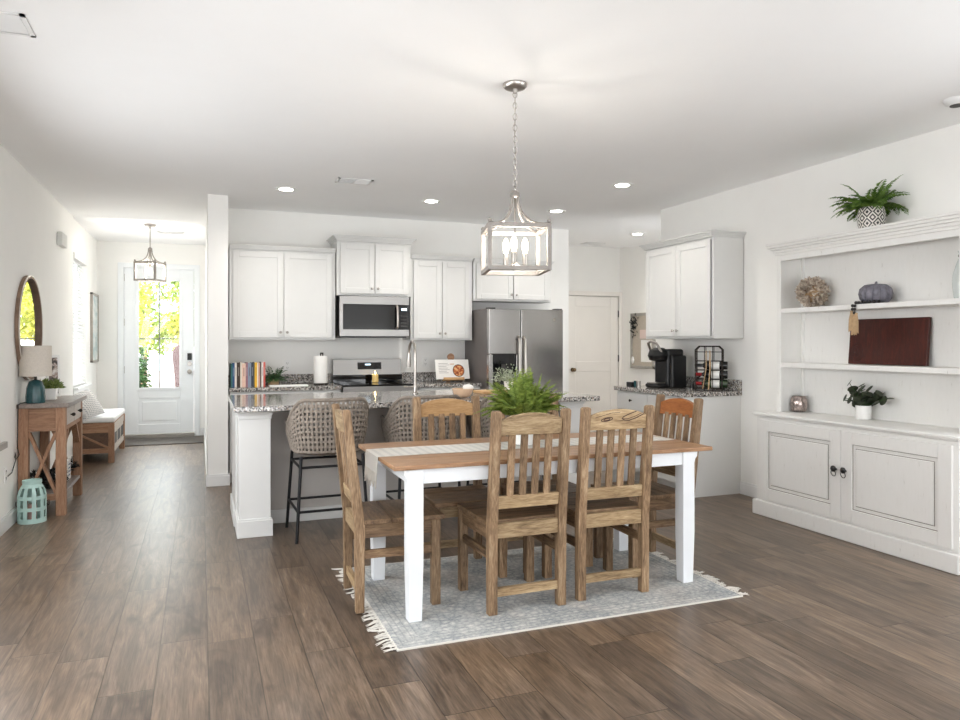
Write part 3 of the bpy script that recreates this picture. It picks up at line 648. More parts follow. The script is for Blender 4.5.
# range
o = thing('range', 'stainless steel range with black glass cooktop below the microwave', 'stove', (1.705, 7.2, 0))
MB().box(-0.378, 0.378, 0.03, 0.655, 0.02, 0.905).build('body', M['steel'], o, bev=0.004)
MB().box(-0.38, 0.38, 0.0, 0.60, 0.905, 0.922).build('cooktop', M['blackglass'], o, bev=0.003)
MB().prism([(0.60, 0.905), (0.67, 0.905), (0.67, 1.17), (0.625, 1.17)], -0.38, 0.38, 'x').build('back_panel', M['steelx'], o, bev=0.004)
m = MB().boxc((0.02, 0.608, 1.095), (0.26, 0.012, 0.075), Matrix.Rotation(math.radians(-5.5), 3, 'X')); cp = m.build('control_display', M['blackglass'], o)
MB().boxc((0.0, 0.6005, 1.11), (0.06, 0.002, 0.014), Matrix.Rotation(math.radians(-5.5), 3, 'X')).build('clock_digits', emit_mat('clock_glow', (0.5, 0.8, 1, 1), 1.2), cp)
m = MB().box(-0.38, 0.38, 0.585, 0.605, 0.922, 1.0); m.build('lower_back_guard', M['blackglass'], o)
dr = MB().box(-0.372, 0.372, -0.01, 0.03, 0.20, 0.74).build('oven_door', M['steelx'], o, bev=0.004)
MB().box(-0.26, 0.26, -0.014, -0.008, 0.32, 0.60).build('oven_window', M['blackglass'], dr)
MB().cyl((-0.33, -0.05, 0.70), (0.33, -0.05, 0.70), 0.011).cyl((-0.3, -0.05, 0.70), (-0.3, 0, 0.70), 0.008).cyl((0.3, -0.05, 0.70), (0.3, 0, 0.70), 0.008).build('oven_handle', M['nickel'], dr, True)
MB().box(-0.378, 0.378, 0.0, 0.03, 0.76, 0.905).build('knob_panel', M['steelx'], o)
for k in range(5): MB().cyl((-0.28+k*0.14, 0, 0.83), (-0.28+k*0.14, -0.03, 0.83), 0.02, 0.017).build('burner_knob', M['black'], o, True)
for (x, y, r) in ((-0.19, 0.15, 0.1), (0.19, 0.15, 0.09), (-0.19, 0.42, 0.08), (0.19, 0.42, 0.1)): MB().lathe([(r-0.003, 0.9222), (r, 0.9228), (r+0.003, 0.9222)], (x, y, 0), 32).build('burner_ring', M['darkgrey'], o)
# microwave
o = thing('microwave', 'stainless over-the-range microwave with dark glass door', 'microwave', (1.707, 7.465, 1.415))
MB().box(-0.37, 0.37, 0.02, 0.40, 0, 0.42).build('body', M['steel'], o, bev=0.003)
dr = MB().box(-0.37, 0.372-0.10, 0, 0.02, 0.03, 0.335).build('door', M['blackglass'], o, bev=0.002)
MB().box(-0.37, 0.372, -0.004, 0.02, 0.335, 0.42).box(-0.37, 0.372, -0.004, 0.02, 0.0, 0.072).box(-0.372, -0.335, -0.004, 0.02, 0.07, 0.34).build('door_trim', M['steelx'], o, bev=0.003)
MB().box(0.255, 0.372, -0.003, 0.02, 0.072, 0.335).build('control_panel', M['blackglass'], o)
MB().box(0.285, 0.345, -0.0045, -0.002, 0.275, 0.30).build('clock_display', emit_mat('mw_clock', (0.5, 0.8, 1, 1), 0.7), o)
MB().tube([(0.235, -0.004, 0.085), (0.235, -0.04, 0.105), (0.235, -0.048, 0.2), (0.235, -0.04, 0.305), (0.235, -0.004, 0.325)], 0.014, 10).build('handle', M['nickel'], dr, True)
bt = MB()
for r in range(4):
    for c_ in range(3): bt.box(0.284+c_*0.022, 0.298+c_*0.022, -0.0045, -0.002, 0.10+r*0.035, 0.118+r*0.035)
bt.build('keypad', M['darkgrey'], o)
MB().box(-0.35, 0.35, 0.03, 0.38, -0.012, 0).build('vent_underside', M['black'], o)
# refrigerator
o = thing('refrigerator', 'tall stainless side-by-side refrigerator with water dispenser', 'refrigerator', (3.30, 7.11, 0))
MB().box(-0.445, 0.445, 0.07, 0.745, 0.02, 1.715).build('body', M['steeldark'], o, bev=0.004)
MB().box(-0.44, 0.44, 0.03, 0.07, 0, 0.07).build('kick_grille', M['black'], o)
dl = MB().box(-0.445, -0.075, 0, 0.065, 0.08, 0.80).box(-0.445, -0.075, 0, 0.065, 1.225, 1.712).box(-0.445, -0.395, 0, 0.065, 0.80, 1.225).box(-0.125, -0.075, 0, 0.065, 0.80, 1.225).build('freezer_door', M['steel'], o, bev=0.008)
dp = MB().box(-0.395, -0.125, 0.055, 0.065, 0.80, 1.225).box(-0.395, -0.125, 0.0, 0.06, 1.12, 1.225).build('water_dispenser', M['blackglass'], dl)
MB().box(-0.39, -0.13, 0.01, 0.055, 0.80, 0.815).build('dispenser_tray', M['darkgrey'], dl); MB().box(-0.28, -0.24, 0.02, 0.05, 1.0, 1.12).build('dispenser_spout', M['darkgrey'], dl)
dr = MB().box(-0.067, 0.445, 0, 0.065, 0.08, 1.712).build('fridge_door', M['steel'], o, bev=0.008)
for (x, p) in ((-0.105, dl), (-0.035, dr)):
    MB().tube([(x, 0, 0.62), (x, -0.045, 0.64), (x, -0.055, 1.0), (x, -0.045, 1.39), (x, 0, 1.41)], 0.017, 10).build('handle', M['nickel'], p, True)
MB().cyl((0.335, -0.002, 1.60), (0.335, 0.0, 1.60), 0.018, n=20).build('badge', M['nickel'], dr, True)
for x in (-0.4, 0.4): MB().box(x-0.04, x+0.04, 0.02, 0.1, 1.712, 1.725).build('hinge_cover', M['darkgrey'], o)

# island: body, then the granite top
o = thing('kitchen_island', 'white kitchen island with square end piers behind the dining table', 'kitchen island', (1.58, 5.7, 0), 0, None, True)
def pier(x0, x1):
    m = MB().box(x0, x1, 5.215, 5.56, 0, 0.875).box(x0-0.014, x1+0.014, 5.20, 5.56, 0, 0.115).box(x0-0.008, x1+0.008, 5.207, 5.56, 0.115, 0.128)
    m.box(x0-0.014, x1+0.014, 5.20, 5.56, 0.845, 0.876).box(x0-0.022, x1+0.022, 5.192, 5.56, 0.858, 0.876).box(x0-0.007, x1+0.007, 5.208, 5.56, 0.815, 0.845)
    return m.build('pier', M['cab'], o, bev=0.003)
pier(0.244, 0.454); pier(2.72, 2.92)
MB().box(0.454, 2.72, 5.56, 5.68, 0, 0.875).build('knee_wall', M['knee'], o)
MB().box(0.257, 2.904, 5.68, 6.24, 0.1, 0.875).box(0.236, 0.256, 5.561, 6.24, 0, 0.875).box(2.905, 2.92, 5.561, 6.24, 0, 0.875).build('cabinet_body', M['cab'], o)
MB().box(0.222, 0.236, 5.56, 6.24, 0, 0.115).box(0.482, 2.706, 5.546, 5.56, 0, 0.10).build('base_molding', M['cab'], o, bev=0.003)
worktop([(0.205, 3.02, 5.095, 6.30, 0.876, 0.914)], 'long speckled granite top of the kitchen island')

# faucet
o = thing('kitchen_faucet', 'tall brushed nickel gooseneck faucet on the island', 'faucet', (1.705, 5.93, 0.914))
MB().lathe([(0.028, 0), (0.028, 0.006), (0.018, 0.012), (0.018, 0.07), (0.014, 0.08)], n=20).build('base', M['nickel'], o, True)
pts = [(0, 0, 0.07), (0, 0, 0.34)]+[(0, 0.1-0.1*math.cos(a), 0.34+0.1*math.sin(a)) for a in [PI*k/10 for k in range(1, 11)]]
MB().tube(pts, 0.012, 10).build('spout', M['nickel'], o, True)
MB().tube([(0, 0.2, 0.345), (0, 0.203, 0.30), (0, 0.208, 0.22)], [0.014, 0.018, 0.02], 12).build('spray_head', M['nickel'], o, True)
MB().tube([(-0.018, 0, 0.05), (-0.05, 0, 0.055), (-0.10, 0, 0.06)], [0.01, 0.008, 0.007], 8).build('lever', M['nickel'], o, True)

# stools
def make_stool():
    o = thing('counter_stool', 'x', 'stool', (0, 0, 0), 0, 'woven stools at the island')   # sits facing +y
    W, Dp = 0.272, 0.27
    NA = 400; raw = []
    for k in range(NA+1):
        a = (2*k/NA-1)*math.radians(122); n = 3.0; ca, sa = math.cos(a), math.sin(a)
        raw.append((W*math.copysign(abs(sa)**(2/n), sa), -Dp*math.copysign(abs(ca)**(2/n), ca)))
    acc = [0.0]
    for k in range(NA): acc.append(acc[-1]+math.dist(raw[k], raw[k+1]))
    def plan(t, s):   # t in [-1,1] by arc length from one arm tip around the back to the other
        d = (t+1)/2*acc[-1]; lo = 0
        import bisect
        i = min(max(bisect.bisect_left(acc, d), 1), NA); f = (d-acc[i-1])/max(1e-9, acc[i]-acc[i-1])
        x = raw[i-1][0]+(raw[i][0]-raw[i-1][0])*f; y = raw[i-1][1]+(raw[i][1]-raw[i-1][1])*f
        return x*s, y*s
    def top(t):
        k = min(1, max(0, (abs(t)-0.30)/0.42)); return 0.952-0.17*k*k*(3-2*k)
    def P(t, u, off=0.0):
        s = 0.90+0.10*min(1, u*1.6)
        x, y = plan(t, s); z = 0.605+(top(t)-0.605)*u
        n = Vector((x, y, 0)).normalized(); return Vector((x, y, z))+n*off, n
    m = MB(); NV = 43; NH = 11
    for i in range(NV):
        t = -1+2*i/(NV-1); pp = []; nn = []
        for k in range(19):
            u = k/18; q, n = P(t, u, 0.0025*math.cos(PI*(k/18*(NH-1)+i))); pp.append(q); nn.append(n)
        m.ribbon(pp, nn, 0.0155, 0.004)
    for j in range(NH):
        u = j/(NH-1); pp = []; nn = []
        for k in range(127):
            t = -1+2*k/126; q, n = P(t, u, -0.0025*math.cos(PI*(t+1)/2*(NV-1)+PI*j)); pp.append(q); nn.append(n)
        m.ribbon(pp, nn, 0.0165, 0.004)
    m.build('woven_shell', M['wicker'], o)
    m = MB(); m.tube([P(-1+2*k/48, 1)[0]+Vector((0, 0, 0.006)) for k in range(49)], 0.013, 8).tube([P(-1, 1-k/8)[0] for k in range(9)], 0.011, 8).tube([P(1, 1-k/8)[0] for k in range(9)], 0.011, 8)
    m.build('woven_rim', M['wicker'], o, True)
    n = 40; ring = lambda s, z: [(W*s*math.copysign(abs(math.sin(2*PI*k/n))**(2/2.6), math.sin(2*PI*k/n)), Dp*s*math.copysign(abs(math.cos(2*PI*k/n))**(2/2.6), math.cos(2*PI*k/n)), z) for k in range(n)]
    MB().loft([ring(0.80, 0.58), ring(0.87, 0.585), ring(0.87, 0.605), ring(0.82, 0.615)]).build('seat', M['seatw'], o, True)
    MB().loft([ring(0.78, 0.615), ring(0.80, 0.625), ring(0.79, 0.655), ring(0.68, 0.667)]).build('cushion', paint('stool_cushion', srgb(104, 96, 88), 0.95), o, True)
    f = [(-0.245, -0.235), (0.245, -0.235), (0.245, 0.235), (-0.245, 0.235)]; tp = [(x*0.86, y*0.86) for x, y in f]
    for (a, b) in zip(f, tp): MB().cyl((a[0], a[1], 0), (b[0], b[1], 0.575), 0.011, n=10).build('leg', M['blackmetal'], o, True)
    def ringz(z, mm):
        k = z/0.575; c = [(a[0]+(b[0]-a[0])*k, a[1]+(b[1]-a[1])*k, z) for a, b in zip(f, tp)]
        for i in range(4): mm.cyl(c[i], c[(i+1) % 4], 0.009, n=8)
        return mm
    ringz(0.205, MB()).build('footrest', M['blackmetal'], o, True); ringz(0.50, MB()).build('seat_frame', M['blackmetal'], o, True)
    return o
st0 = make_stool()
for i, (x, y, rz, lb) in enumerate(((0.835, 5.175, 0.03, 'woven wicker counter stool nearest the pier with the books behind it'), (1.53, 5.18, 0.03, 'middle woven wicker counter stool behind the pale island side chair'), (2.22, 5.18, 0.0, 'woven wicker counter stool mostly hidden behind the fern'))):
    s_ = st0 if i == 0 else copy_tree(st0)
    s_.location = (x, y, 0); s_.rotation_euler = (0, 0, rz); s_['label'] = lb

# ------------------------------------------------------------------ rug
RC = (1.735, 3.66)
RW, RH = 0.94, 0.61
o = thing('area_rug', 'grey woven flatweave rug with fringed ends under the dining table', 'rug', (RC[0], RC[1], 0))
m = MB(); NX, NY = 40, 26; vs = []; fs = []
for zt in (0.0, 0.007):
    for j in range(NY+1):
        for i in range(NX+1): vs.append((-RW+2*RW*i/NX, -RH+2*RH*j/NY, zt+(0.0006*math.sin(i*1.3)*math.cos(j*1.7) if zt else 0)))
N1 = (NX+1)*(NY+1)
for j in range(NY):
    for i in range(NX):
        a = j*(NX+1)+i; fs.append((a, a+NX+1, a+NX+2, a+1)); fs.append((N1+a, N1+a+1, N1+a+NX+2, N1+a+NX+1))
for i in range(NX): fs.append((i, i+1, N1+i+1, N1+i)); a = NY*(NX+1)+i; fs.append((a+1, a, N1+a, N1+a+1))
for j in range(NY): a = j*(NX+1); fs.append((a+NX+1, a, N1+a, N1+a+NX+1)); b = a+NX; fs.append((b, b+NX+1, N1+b+NX+1, N1+b))
m.add(vs, fs).build('pile', M['rug'], o, True)
for sx in (-1, 1):
    m = MB(); r = random.Random(11+sx); y = -RH+0.012
    while y < RH:
        L = r.uniform(0.035, 0.075); dy = r.uniform(-0.03, 0.03); x0 = sx*RW
        for q in range(2): m.tube([(x0-sx*0.01, y+q*0.006, 0.006), (x0+sx*L*0.35, y+q*0.006+dy*0.3, 0.008), (x0+sx*L*0.7, y+dy*0.8+q*0.01, 0.005), (x0+sx*L, y+dy*1.4+q*0.016, 0.004)], [0.003, 0.003, 0.0026, 0.001], 5)
        m.ball((x0+sx*0.018, y+0.003, 0.006), 0.005, 6, 5); y += r.uniform(0.018, 0.03)
    m.build('fringe', M['fringe'], o, True)

# ------------------------------------------------------------------ dining table, runner, fern
RZ = 0.0075
TX, TY = 1.757, 3.683
o = thing('dining_table', 'rectangular farmhouse dining table with wood top and white legs', 'table', (TX, TY, RZ))
tz = 0.76-RZ
for k in range(4):
    y0 = -0.378+k*0.189
    pass
m = MB(); hx, hy = 0.928, 0.378
yo = 0.036; hy = 0.416; xl = -0.910
for k in range(4): m.box(xl, hx, yo-hy+k*hy/2+0.0006, yo-hy+(k+1)*hy/2-0.0006, tz-0.022, tz)
m.build('tabletop', M['tabletop'], o, bev=0.004)
ax, ay = 0.80, 0.33
MB().box(-ax, ax, -ay-0.028, -ay-0.008, tz-0.095, tz-0.0225).box(-ax, ax, ay+0.008, ay+0.028, tz-0.095, tz-0.0225).box(-ax-0.028, -ax-0.008, -ay, ay, tz-0.095, tz-0.0225).box(ax+0.008, ax+0.028, -ay, ay, tz-0.095, tz-0.0225).build('apron', M['tablewhite'], o, bev=0.003)
for sx in (-1, 1):
    for sy in (-1, 1):
        cx, cy = (0.775 if sx > 0 else (-0.800 if sy < 0 else -0.822)), sy*0.33; m = MB()
        def sq(h, z, dx=0, dy=0): return [(cx+dx-h, cy+dy-h, z), (cx+dx+h, cy+dy-h, z), (cx+dx+h, cy+dy+h, z), (cx+dx-h, cy+dy+h, z)]
        m.loft([sq(0.032, 0), sq(0.038, 0.28), sq(0.038, 0.64)]+[sq(0.038, tz-0.0225)])
        m.prism([(cx+sx*0.037, tz-0.0225), (cx+sx*0.06, tz-0.0225), (cx+sx*0.057, tz-0.05), (cx+sx*0.046, tz-0.062), (cx+sx*0.037, tz-0.095)], cy-0.036, cy+0.036, 'y')
        m.build('leg', M['tablewhite'], o, bev=0.003)
o = thing('table_runner', 'off white striped table runner with fringe over the table end', 'table runner', (TX, 3.75, 0.76))
m = MB(); pts = []; x = 2.60-TX; xe = xl-0.004
prof = []
for i in range(41):
    xx = x+(xe-x)*i/40; prof.append((xx, 0.0018+0.0012*abs(math.sin(xx*7))))
for dz in (0.0, 0.02, 0.05, 0.085): prof.append((xe-0.004-dz*0.05, -dz))
ry = 0.14
top_ = [];
rings = []
for (xx, zz) in prof:
    rings.append([(xx, -ry, zz+0.001), (xx, 0, zz+0.001), (xx, ry, zz+0.001), (xx, ry, zz-0.0012), (xx, 0, zz-0.0012), (xx, -ry, zz-0.0012)])
for k in range(41, 45):
    xx, zz = prof[k]; rings[k] = [(xx-0.001, -ry, zz), (xx-0.001, 0, zz), (xx-0.001, ry, zz), (xx+0.002, ry, zz), (xx+0.002, 0, zz), (xx+0.002, -ry, zz)]
m.loft(rings).build('cloth', M['runner'], o, True)
m = MB(); r = random.Random(5); y = -ry+0.006
while y < ry:
    L = r.uniform(0.06, 0.085); dy = r.uniform(-0.01, 0.01)
    m.tube([(xe-0.008, y, -0.083), (xe-0.011, y+dy*0.4, -0.083-L*0.5), (xe-0.013+r.uniform(-.006, .004), y+dy, -0.083-L)], [0.0035, 0.004, 0.002], 5); y += 0.0115
m.build('fringe', M['fringe'], o, True)
m = MB(); y = -ry+0.006
while y < ry:
    m.tube([(x-0.004, y, 0.0022), (x+0.03, y+r.uniform(-.006, .006), 0.0028), (x+0.055, y+r.uniform(-.012, .012), 0.0025)], [0.003, 0.003, 0.0015], 5); y += 0.0115
m.build('fringe', M['fringe'], o, True)

def fern(m, n, L, seed, base=(0, 0, 0), lw=0.028, droop=1.0, squash=1.0, elev=(0.15, 1.25), pairs=16, r0=0.02, lobes=False):
    r = random.Random(seed)
    for i in range(n):
        a = 2*PI*i/n*2.4+r.uniform(-.3, .3); e = r.uniform(*elev); l = L*r.uniform(0.65, 1.08)
        d = Vector((math.cos(a)*math.cos(e), math.sin(a)*math.cos(e)*squash, math.sin(e)))
        p = Vector(base)+Vector((math.cos(a), math.sin(a), 0))*r0*r.random(); pts = []; v = d.copy(); seg = 14
        for k in range(seg+1):
            pts.append(p.copy()); p = p+v*l/seg; v = (v+Vector((0, 0, -0.085*droop))).normalized()
        m.tube(pts, [0.0016*(1-k/(seg+1))+0.0005 for k in range(seg+1)], 4)
        side = d.cross(Vector((0, 0, 1)))
        if side.length < 0.05: side = Vector((1, 0, 0))
        side.normalize()
        for k in range(pairs):
            u = 0.12+0.88*k/pairs; fi = u*seg; i0 = min(int(fi), seg-1); q = pts[i0].lerp(pts[i0+1], fi-i0); tg = (pts[i0+1]-pts[i0]).normalized()
            ww = lw*(math.sin(PI*min(1, u*0.85+0.15))**0.7)*r.uniform(0.8, 1.15)
            up = side.cross(tg)
            for s_ in (-1, 1):
                dd = (side*s_+tg*0.55+Vector((0, 0, r.uniform(-.25, .15)))).normalized()
                if lobes:
                    m.leaf(q, dd, up, ww, ww*0.30); m.leaf(q+dd*ww*0.35, (dd+tg*0.9).normalized(), up, ww*0.45, ww*0.2); m.leaf(q+dd*ww*0.35, (dd-tg*0.9).normalized(), up, ww*0.45, ww*0.2)
                else: m.leaf(q, dd, up, ww, ww*0.34)
    return m
o = thing('potted_fern', 'bright green feathery fern in white pot on the dining table', 'plant', (1.72, 3.74, 0.764))
MB().lathe([(0.045, 0), (0.055, 0.004), (0.066, 0.08), (0.07, 0.15), (0.073, 0.16), (0.066, 0.16), (0.06, 0.14), (0.001, 0.14)], n=32).build('pot', M['white'], o, True)
m = MB(); fern(m, 84, 0.285, 21, (0, 0, 0.15), 0.056, 1.0, 1.0, (0.45, 1.52), 17, 0.06, True)
m.build('foliage', M['fern'], o, fix=False)

# ------------------------------------------------------------------ dining chairs
def chair(label, loc, rot, rail_mat=None, knot=False, rake=0.075, orange=False):
    o = thing('dining_chair', label, 'chair', loc, rot, 'dining chairs around the farmhouse table')   # sitter faces +y
    g = 0.0225; bx, by = 0.19, -0.19
    def yb(z): return by-rake*max(0, (z-0.42)/0.61)
    for sx in (-1, 1):
        cx = sx*bx; m = MB()
        rings = [[(cx-g, yb(z)-w, z), (cx+g, yb(z)-w, z), (cx+g, yb(z)+w, z), (cx-g, yb(z)+w, z)] for z, w in ((0, 0.021), (0.42, 0.025), (0.75, 0.022), (0.998, 0.019))]
        tp = rings[-1]; cz = [( (p[0]-cx)*0.7+cx, (p[1]-yb(1.0))*0.7+yb(1.0), 1.006) for p in tp]
        m.loft(rings+[cz]).build('back_post', M['chair_z'], o, bev=0.003)
        fx = sx*0.198; MB().box(fx-g, fx+g, 0.175, 0.22, 0, 0.435).build('front_leg', M['chair_z'], o, bev=0.003)
        MB().beam((sx*0.192, by+0.02, 0.285), (sx*0.197, 0.18, 0.285), 0.02, 0.042).build('side_stretcher', M['chair_y'], o, bev=0.002)
        MB().beam((sx*0.194, by+0.02, 0.40), (sx*0.199, 0.18, 0.40), 0.022, 0.066).build('side_apron', M['chair_y'], o, bev=0.002)
    MB().box(-bx+g, bx-g, by-0.012, by+0.012, 0.085, 0.128).build('back_stretcher', M['chair_x'], o, bev=0.002)
    MB().box(-bx+g, bx-g, by-0.016, by+0.014, 0.372, 0.445).build('back_apron', M['chair_x'], o, bev=0.002)
    MB().box(-0.176, 0.176, 0.187, 0.21, 0.367, 0.433).build('front_apron', M['chair_x'], o, bev=0.002)
    m = MB()
    for k in range(3):
        y0 = -0.172+k*0.1385; xw = 0.215; m.box(-xw, xw, y0, y0+0.1375, 0.4335, 0.458)
    m.build('seat', M['chair_s'], o, bev=0.004)
    zl = 0.55; MB().boxc((0, yb(zl), zl), (2*(bx-g), 0.022, 0.062), Matrix.Rotation(math.atan(rake/0.61), 3, 'X')).build('lower_rail', M['chair_x'], o, bev=0.002)
    for k in range(4):
        x = (k-1.5)*0.0675; z0, z1 = 0.575, 0.90
        MB().beam((x, yb(z0), z0), (x, yb(z1), z1), 0.036, 0.016, (0, 1, 0)).build('slat', M['chair_z'], o, bev=0.002)
    # arched top rail
    m = MB(); n = 16; rg = []
    for i in range(n+1):
        x = -(bx-g)+2*(bx-g)*i/n; u = 2*i/n-1; zt = 0.992-0.030*u*u-0.004*u**4; zb = 0.885; dy = 0.012*(u*u-1)
        rg.append([(x, yb(zb)-0.011+dy, zb), (x, yb(zb)+0.011+dy, zb), (x, yb(zt)+0.011+dy, zt), (x, yb(zt)-0.011+dy, zt)])
    tr_ = m.loft(rg).build('top_rail', rail_mat or M['chair_x'], o, bev=0.002)
    if orange: tr_['label'] = 'bright orange brown top rail'
    if knot:
        k = MB()
        def stroke(pts, w=0.004):
            k.ribbon([(x, yb(z-0.025)-0.0118+0.012*((x/(bx-g))**2-1), z-0.025) for x, z in pts], [(0, -1, 0)]*len(pts), w, 0.0016)
        for (cx, cz, rx, rz, tl) in ((-0.075, 0.965, 0.032, 0.009, 0.15), (-0.075, 0.965, 0.018, 0.005, 0.15)):
            stroke([(cx+rx*math.cos(2*PI*i/20), cz+rz*math.sin(2*PI*i/20)+tl*rx*math.cos(2*PI*i/20)) for i in range(21)])
        stroke([(0.15, 0.988), (0.10, 0.968), (0.055, 0.956), (0.03, 0.958), (0.012, 0.967), (0.02, 0.976), (0.055, 0.99), (0.10, 1.003)], 0.005)
        stroke([(0.012, 0.967), (0.045, 0.965), (0.09, 0.975), (0.14, 0.995)], 0.003)
        stroke([(-0.14, 0.975), (-0.10, 0.985), (-0.05, 0.998), (0.0, 1.0)], 0.0025)
        k.build('knot_mark', paint('dark_knot', srgb(70, 46, 34), 0.7, 0, 0.2, 30), tr_)
    return o
chair('weathered slat back dining chair with plain arched rail, back to viewer before the fern pot', (1.522, 3.472, RZ), math.radians(0.5), rake=0.06)
chair('weathered slat back dining chair with dark looping knot marks on its top rail', (2.034, 3.49, RZ), math.radians(-1.0), knot=True, rake=0.06)
chair('brown slat back dining chair at the table end under the fringed runner', (0.930, 3.730, RZ), -PI/2-0.035, rake=0.07)
chair('slat back dining chair with bright orange top rail at table end beside cabinet panel', (2.505, 3.72, RZ), PI/2, M['orange'], rake=0.075, orange=True)
chair('honey railed slat back dining chair on the island side before the middle stool', (1.41, 3.99, RZ), PI-0.02, M['honey'], rake=0.05)
chair('slat back dining chair on the island side mostly hidden behind fern and front chair', (1.965, 3.988, RZ), PI, rake=0.05)

# ------------------------------------------------------------------ hutch
o = thing('hutch', 'large distressed white hutch with open shelves against the side wall', 'hutch', (4.10, 3.72, 0), -PI/2)
hw_ = 0.80
MB().box(-hw_, hw_+0.03, 0, 0.395, 0.115, 0.775).build('cabinet_body', M['hutch'], o, bev=0.003)
MB().box(-hw_-0.018, hw_+0.045, -0.03, 0.395, 0, 0.1145).build('plinth', M['hutch'], o, bev=0.006)
MB().box(-hw_-0.02, hw_+0.055, -0.035, 0.395, 0.782, 0.802).box(-hw_-0.012, hw_+0.042, -0.02, 0.395, 0.770, 0.782).build('base_top', M['hutch'], o, bev=0.006)
for s_ in (-1, 1):
    a, b = (-0.750, 0.016) if s_ < 0 else (0.020, 0.798)
    z0, z1 = 0.135, 0.745; st = 0.085
    m = MB().box(a, a+st, -0.02, 0, z0, z1).box(b-st, b, -0.02, 0, z0, z1).box(a+st, b-st, -0.02, 0, z1-st, z1).box(a+st, b-st, -0.02, 0, z0, z0+st)
    dr = m.build('cabinet_door', M['hutch'], o, bev=0.003)
    MB().box(a+st, b-st, -0.006, 0, z0+st, z1-st).build('door_panel', M['hutch'], dr)
    q = 0.03; MB().prism([(a+st+q, z0+st+q), (b-st-q, z0+st+q), (b-st-q, z1-st-q), (a+st+q, z1-st-q)], -0.014, -0.006, 'y').build('raised_field', M['hutch'], dr, bev=0.006)
    g_ = MB()
    for (xa, xb, za, zb) in ((a+st, b-st, z0+st, z0+st+0.004), (a+st, b-st, z1-st-0.004, z1-st), (a+st, a+st+0.004, z0+st, z1-st), (b-st-0.004, b-st, z0+st, z1-st), (a+st+q-0.004, b-st-q+0.004, z0+st+q-0.004, z0+st+q-0.001), (a+st+q-0.004, b-st-q+0.004, z1-st-q+0.001, z1-st-q+0.004), (a+st+q-0.004, a+st+q-0.001, z0+st+q, z1-st-q), (b-st-q+0.001, b-st-q+0.004, z0+st+q, z1-st-q)): g_.box(xa, xb, -0.0075, -0.005, za, zb)
    g_.build('worn_edge', M['groove'], dr)
    kx = -0.020 if s_ < 0 else 0.060
    kb = MB().cyl((kx, -0.02, 0.475), (kx, -0.045, 0.475), 0.008, n=10).ball((kx, -0.046, 0.480), 0.022, 14, 8, (1, 0.6, 1)).build('knob', M['black'], dr, True)
    MB().tube([(kx+0.019*math.cos(t), -0.045-0.004*math.sin(t), 0.450+0.021*math.sin(t)) for t in [2*PI*k/14 for k in range(14)]], 0.0028, 6, True).build('ring_pull', M['black'], kb, True)
uw = 0.735; yf = 0.15
MB().box(-uw, -uw+0.022, yf, 0.375, 0.802, 2.03).box(-uw, -uw+0.042, yf-0.012, yf+0.008, 0.802, 2.03).build('side_panel', M['hutch'], o, bev=0.002)
MB().box(uw-0.002, uw+0.02, yf, 0.375, 0.802, 2.03).box(uw-0.004, uw+0.03, yf-0.012, yf+0.008, 0.802, 2.03).build('side_panel', M['hutch'], o, bev=0.002)
MB().box(-uw, uw+0.02, 0.375, 0.395, 0.802, 2.03).box(-uw+0.022, -uw+0.05, 0.362, 0.376, 0.802, 2.03).build('back_panel', M['hutch'], o, bev=0.002)
for (za, zb) in ((1.578, 1.613), (1.153, 1.19)): MB().box(-uw+0.022, uw-0.003, yf-0.005, 0.376, za, zb).build('shelf', M['hutch'], o, bev=0.003)
m = MB().box(-uw+0.042, uw-0.004, yf-0.012, yf+0.01, 1.985, 2.03)
for i, (e, za, zb) in enumerate(((0.010, 2.03, 2.05), (0.02, 2.05, 2.07), (0.035, 2.07, 2.088), (0.052, 2.088, 2.108), (0.06, 2.108, 2.125))): m.box(-uw-e, uw+0.02+e, yf-0.012-e, 0.395, za, zb)
m.build('crown_molding', M['hutch'], o, bev=0.003)

# items on the hutch
ZS1, ZS2, ZT, ZB = 1.613, 1.19, 2.125, 0.802
def diamond_mat():
    t = NT('diamond_pattern_glaze'); tc = t.n('ShaderNodeTexCoord'); sp = t.n('ShaderNodeSeparateXYZ'); t.l(tc.outputs['Object'], sp.inputs[0])
    an = t.math('ARCTAN2', sp.outputs[1], sp.outputs[0]); u = t.math('MULTIPLY', an, 8/(2*PI)); v = t.math('MULTIPLY', sp.outputs[2], 1/0.078)
    fu = t.math('ABSOLUTE', t.math('SUBTRACT', t.math('FRACT', u), 0.5)); fv = t.math('ABSOLUTE', t.math('SUBTRACT', t.math('FRACT', v), 0.5))
    d = t.math('ADD', fu, fv); s = t.math('SINE', t.math('MULTIPLY', d, 2*PI*3.0))
    t.col(t.mix(t.math('GREATER_THAN', s, 0.15), srgb(232, 228, 222), srgb(40, 38, 40))); return t.set(0.4)
o = thing('potted_fern', 'dark green fern in a diamond patterned black and white pot atop the hutch', 'plant', (4.335, 3.675, ZT))
MB().lathe([(0.062, 0), (0.078, 0.006), (0.088, 0.06), (0.088, 0.11), (0.08, 0.152), (0.072, 0.158), (0.066, 0.145), (0.001, 0.14)], n=36).build('pot', diamond_mat(), o, True)
m = MB(); fern(m, 54, 0.275, 8, (0, 0, 0.14), 0.048, 1.25, 1.0, (0.3, 1.3), 20, 0.055)
m.v = [(min(p[0], 0.16), p[1], p[2]) for p in m.v]
m.build('foliage', M['fern2'], o, fix=False)
o = thing('dried_flower_ball', 'tan dried flower ball on the upper shelf of the hutch', 'decor', (4.345, 4.2, ZS1))
MB().ball((0, 0, 0.115), 0.085, 18, 12).build('core', M['tan'], o, True)
m = MB(); r = random.Random(2)
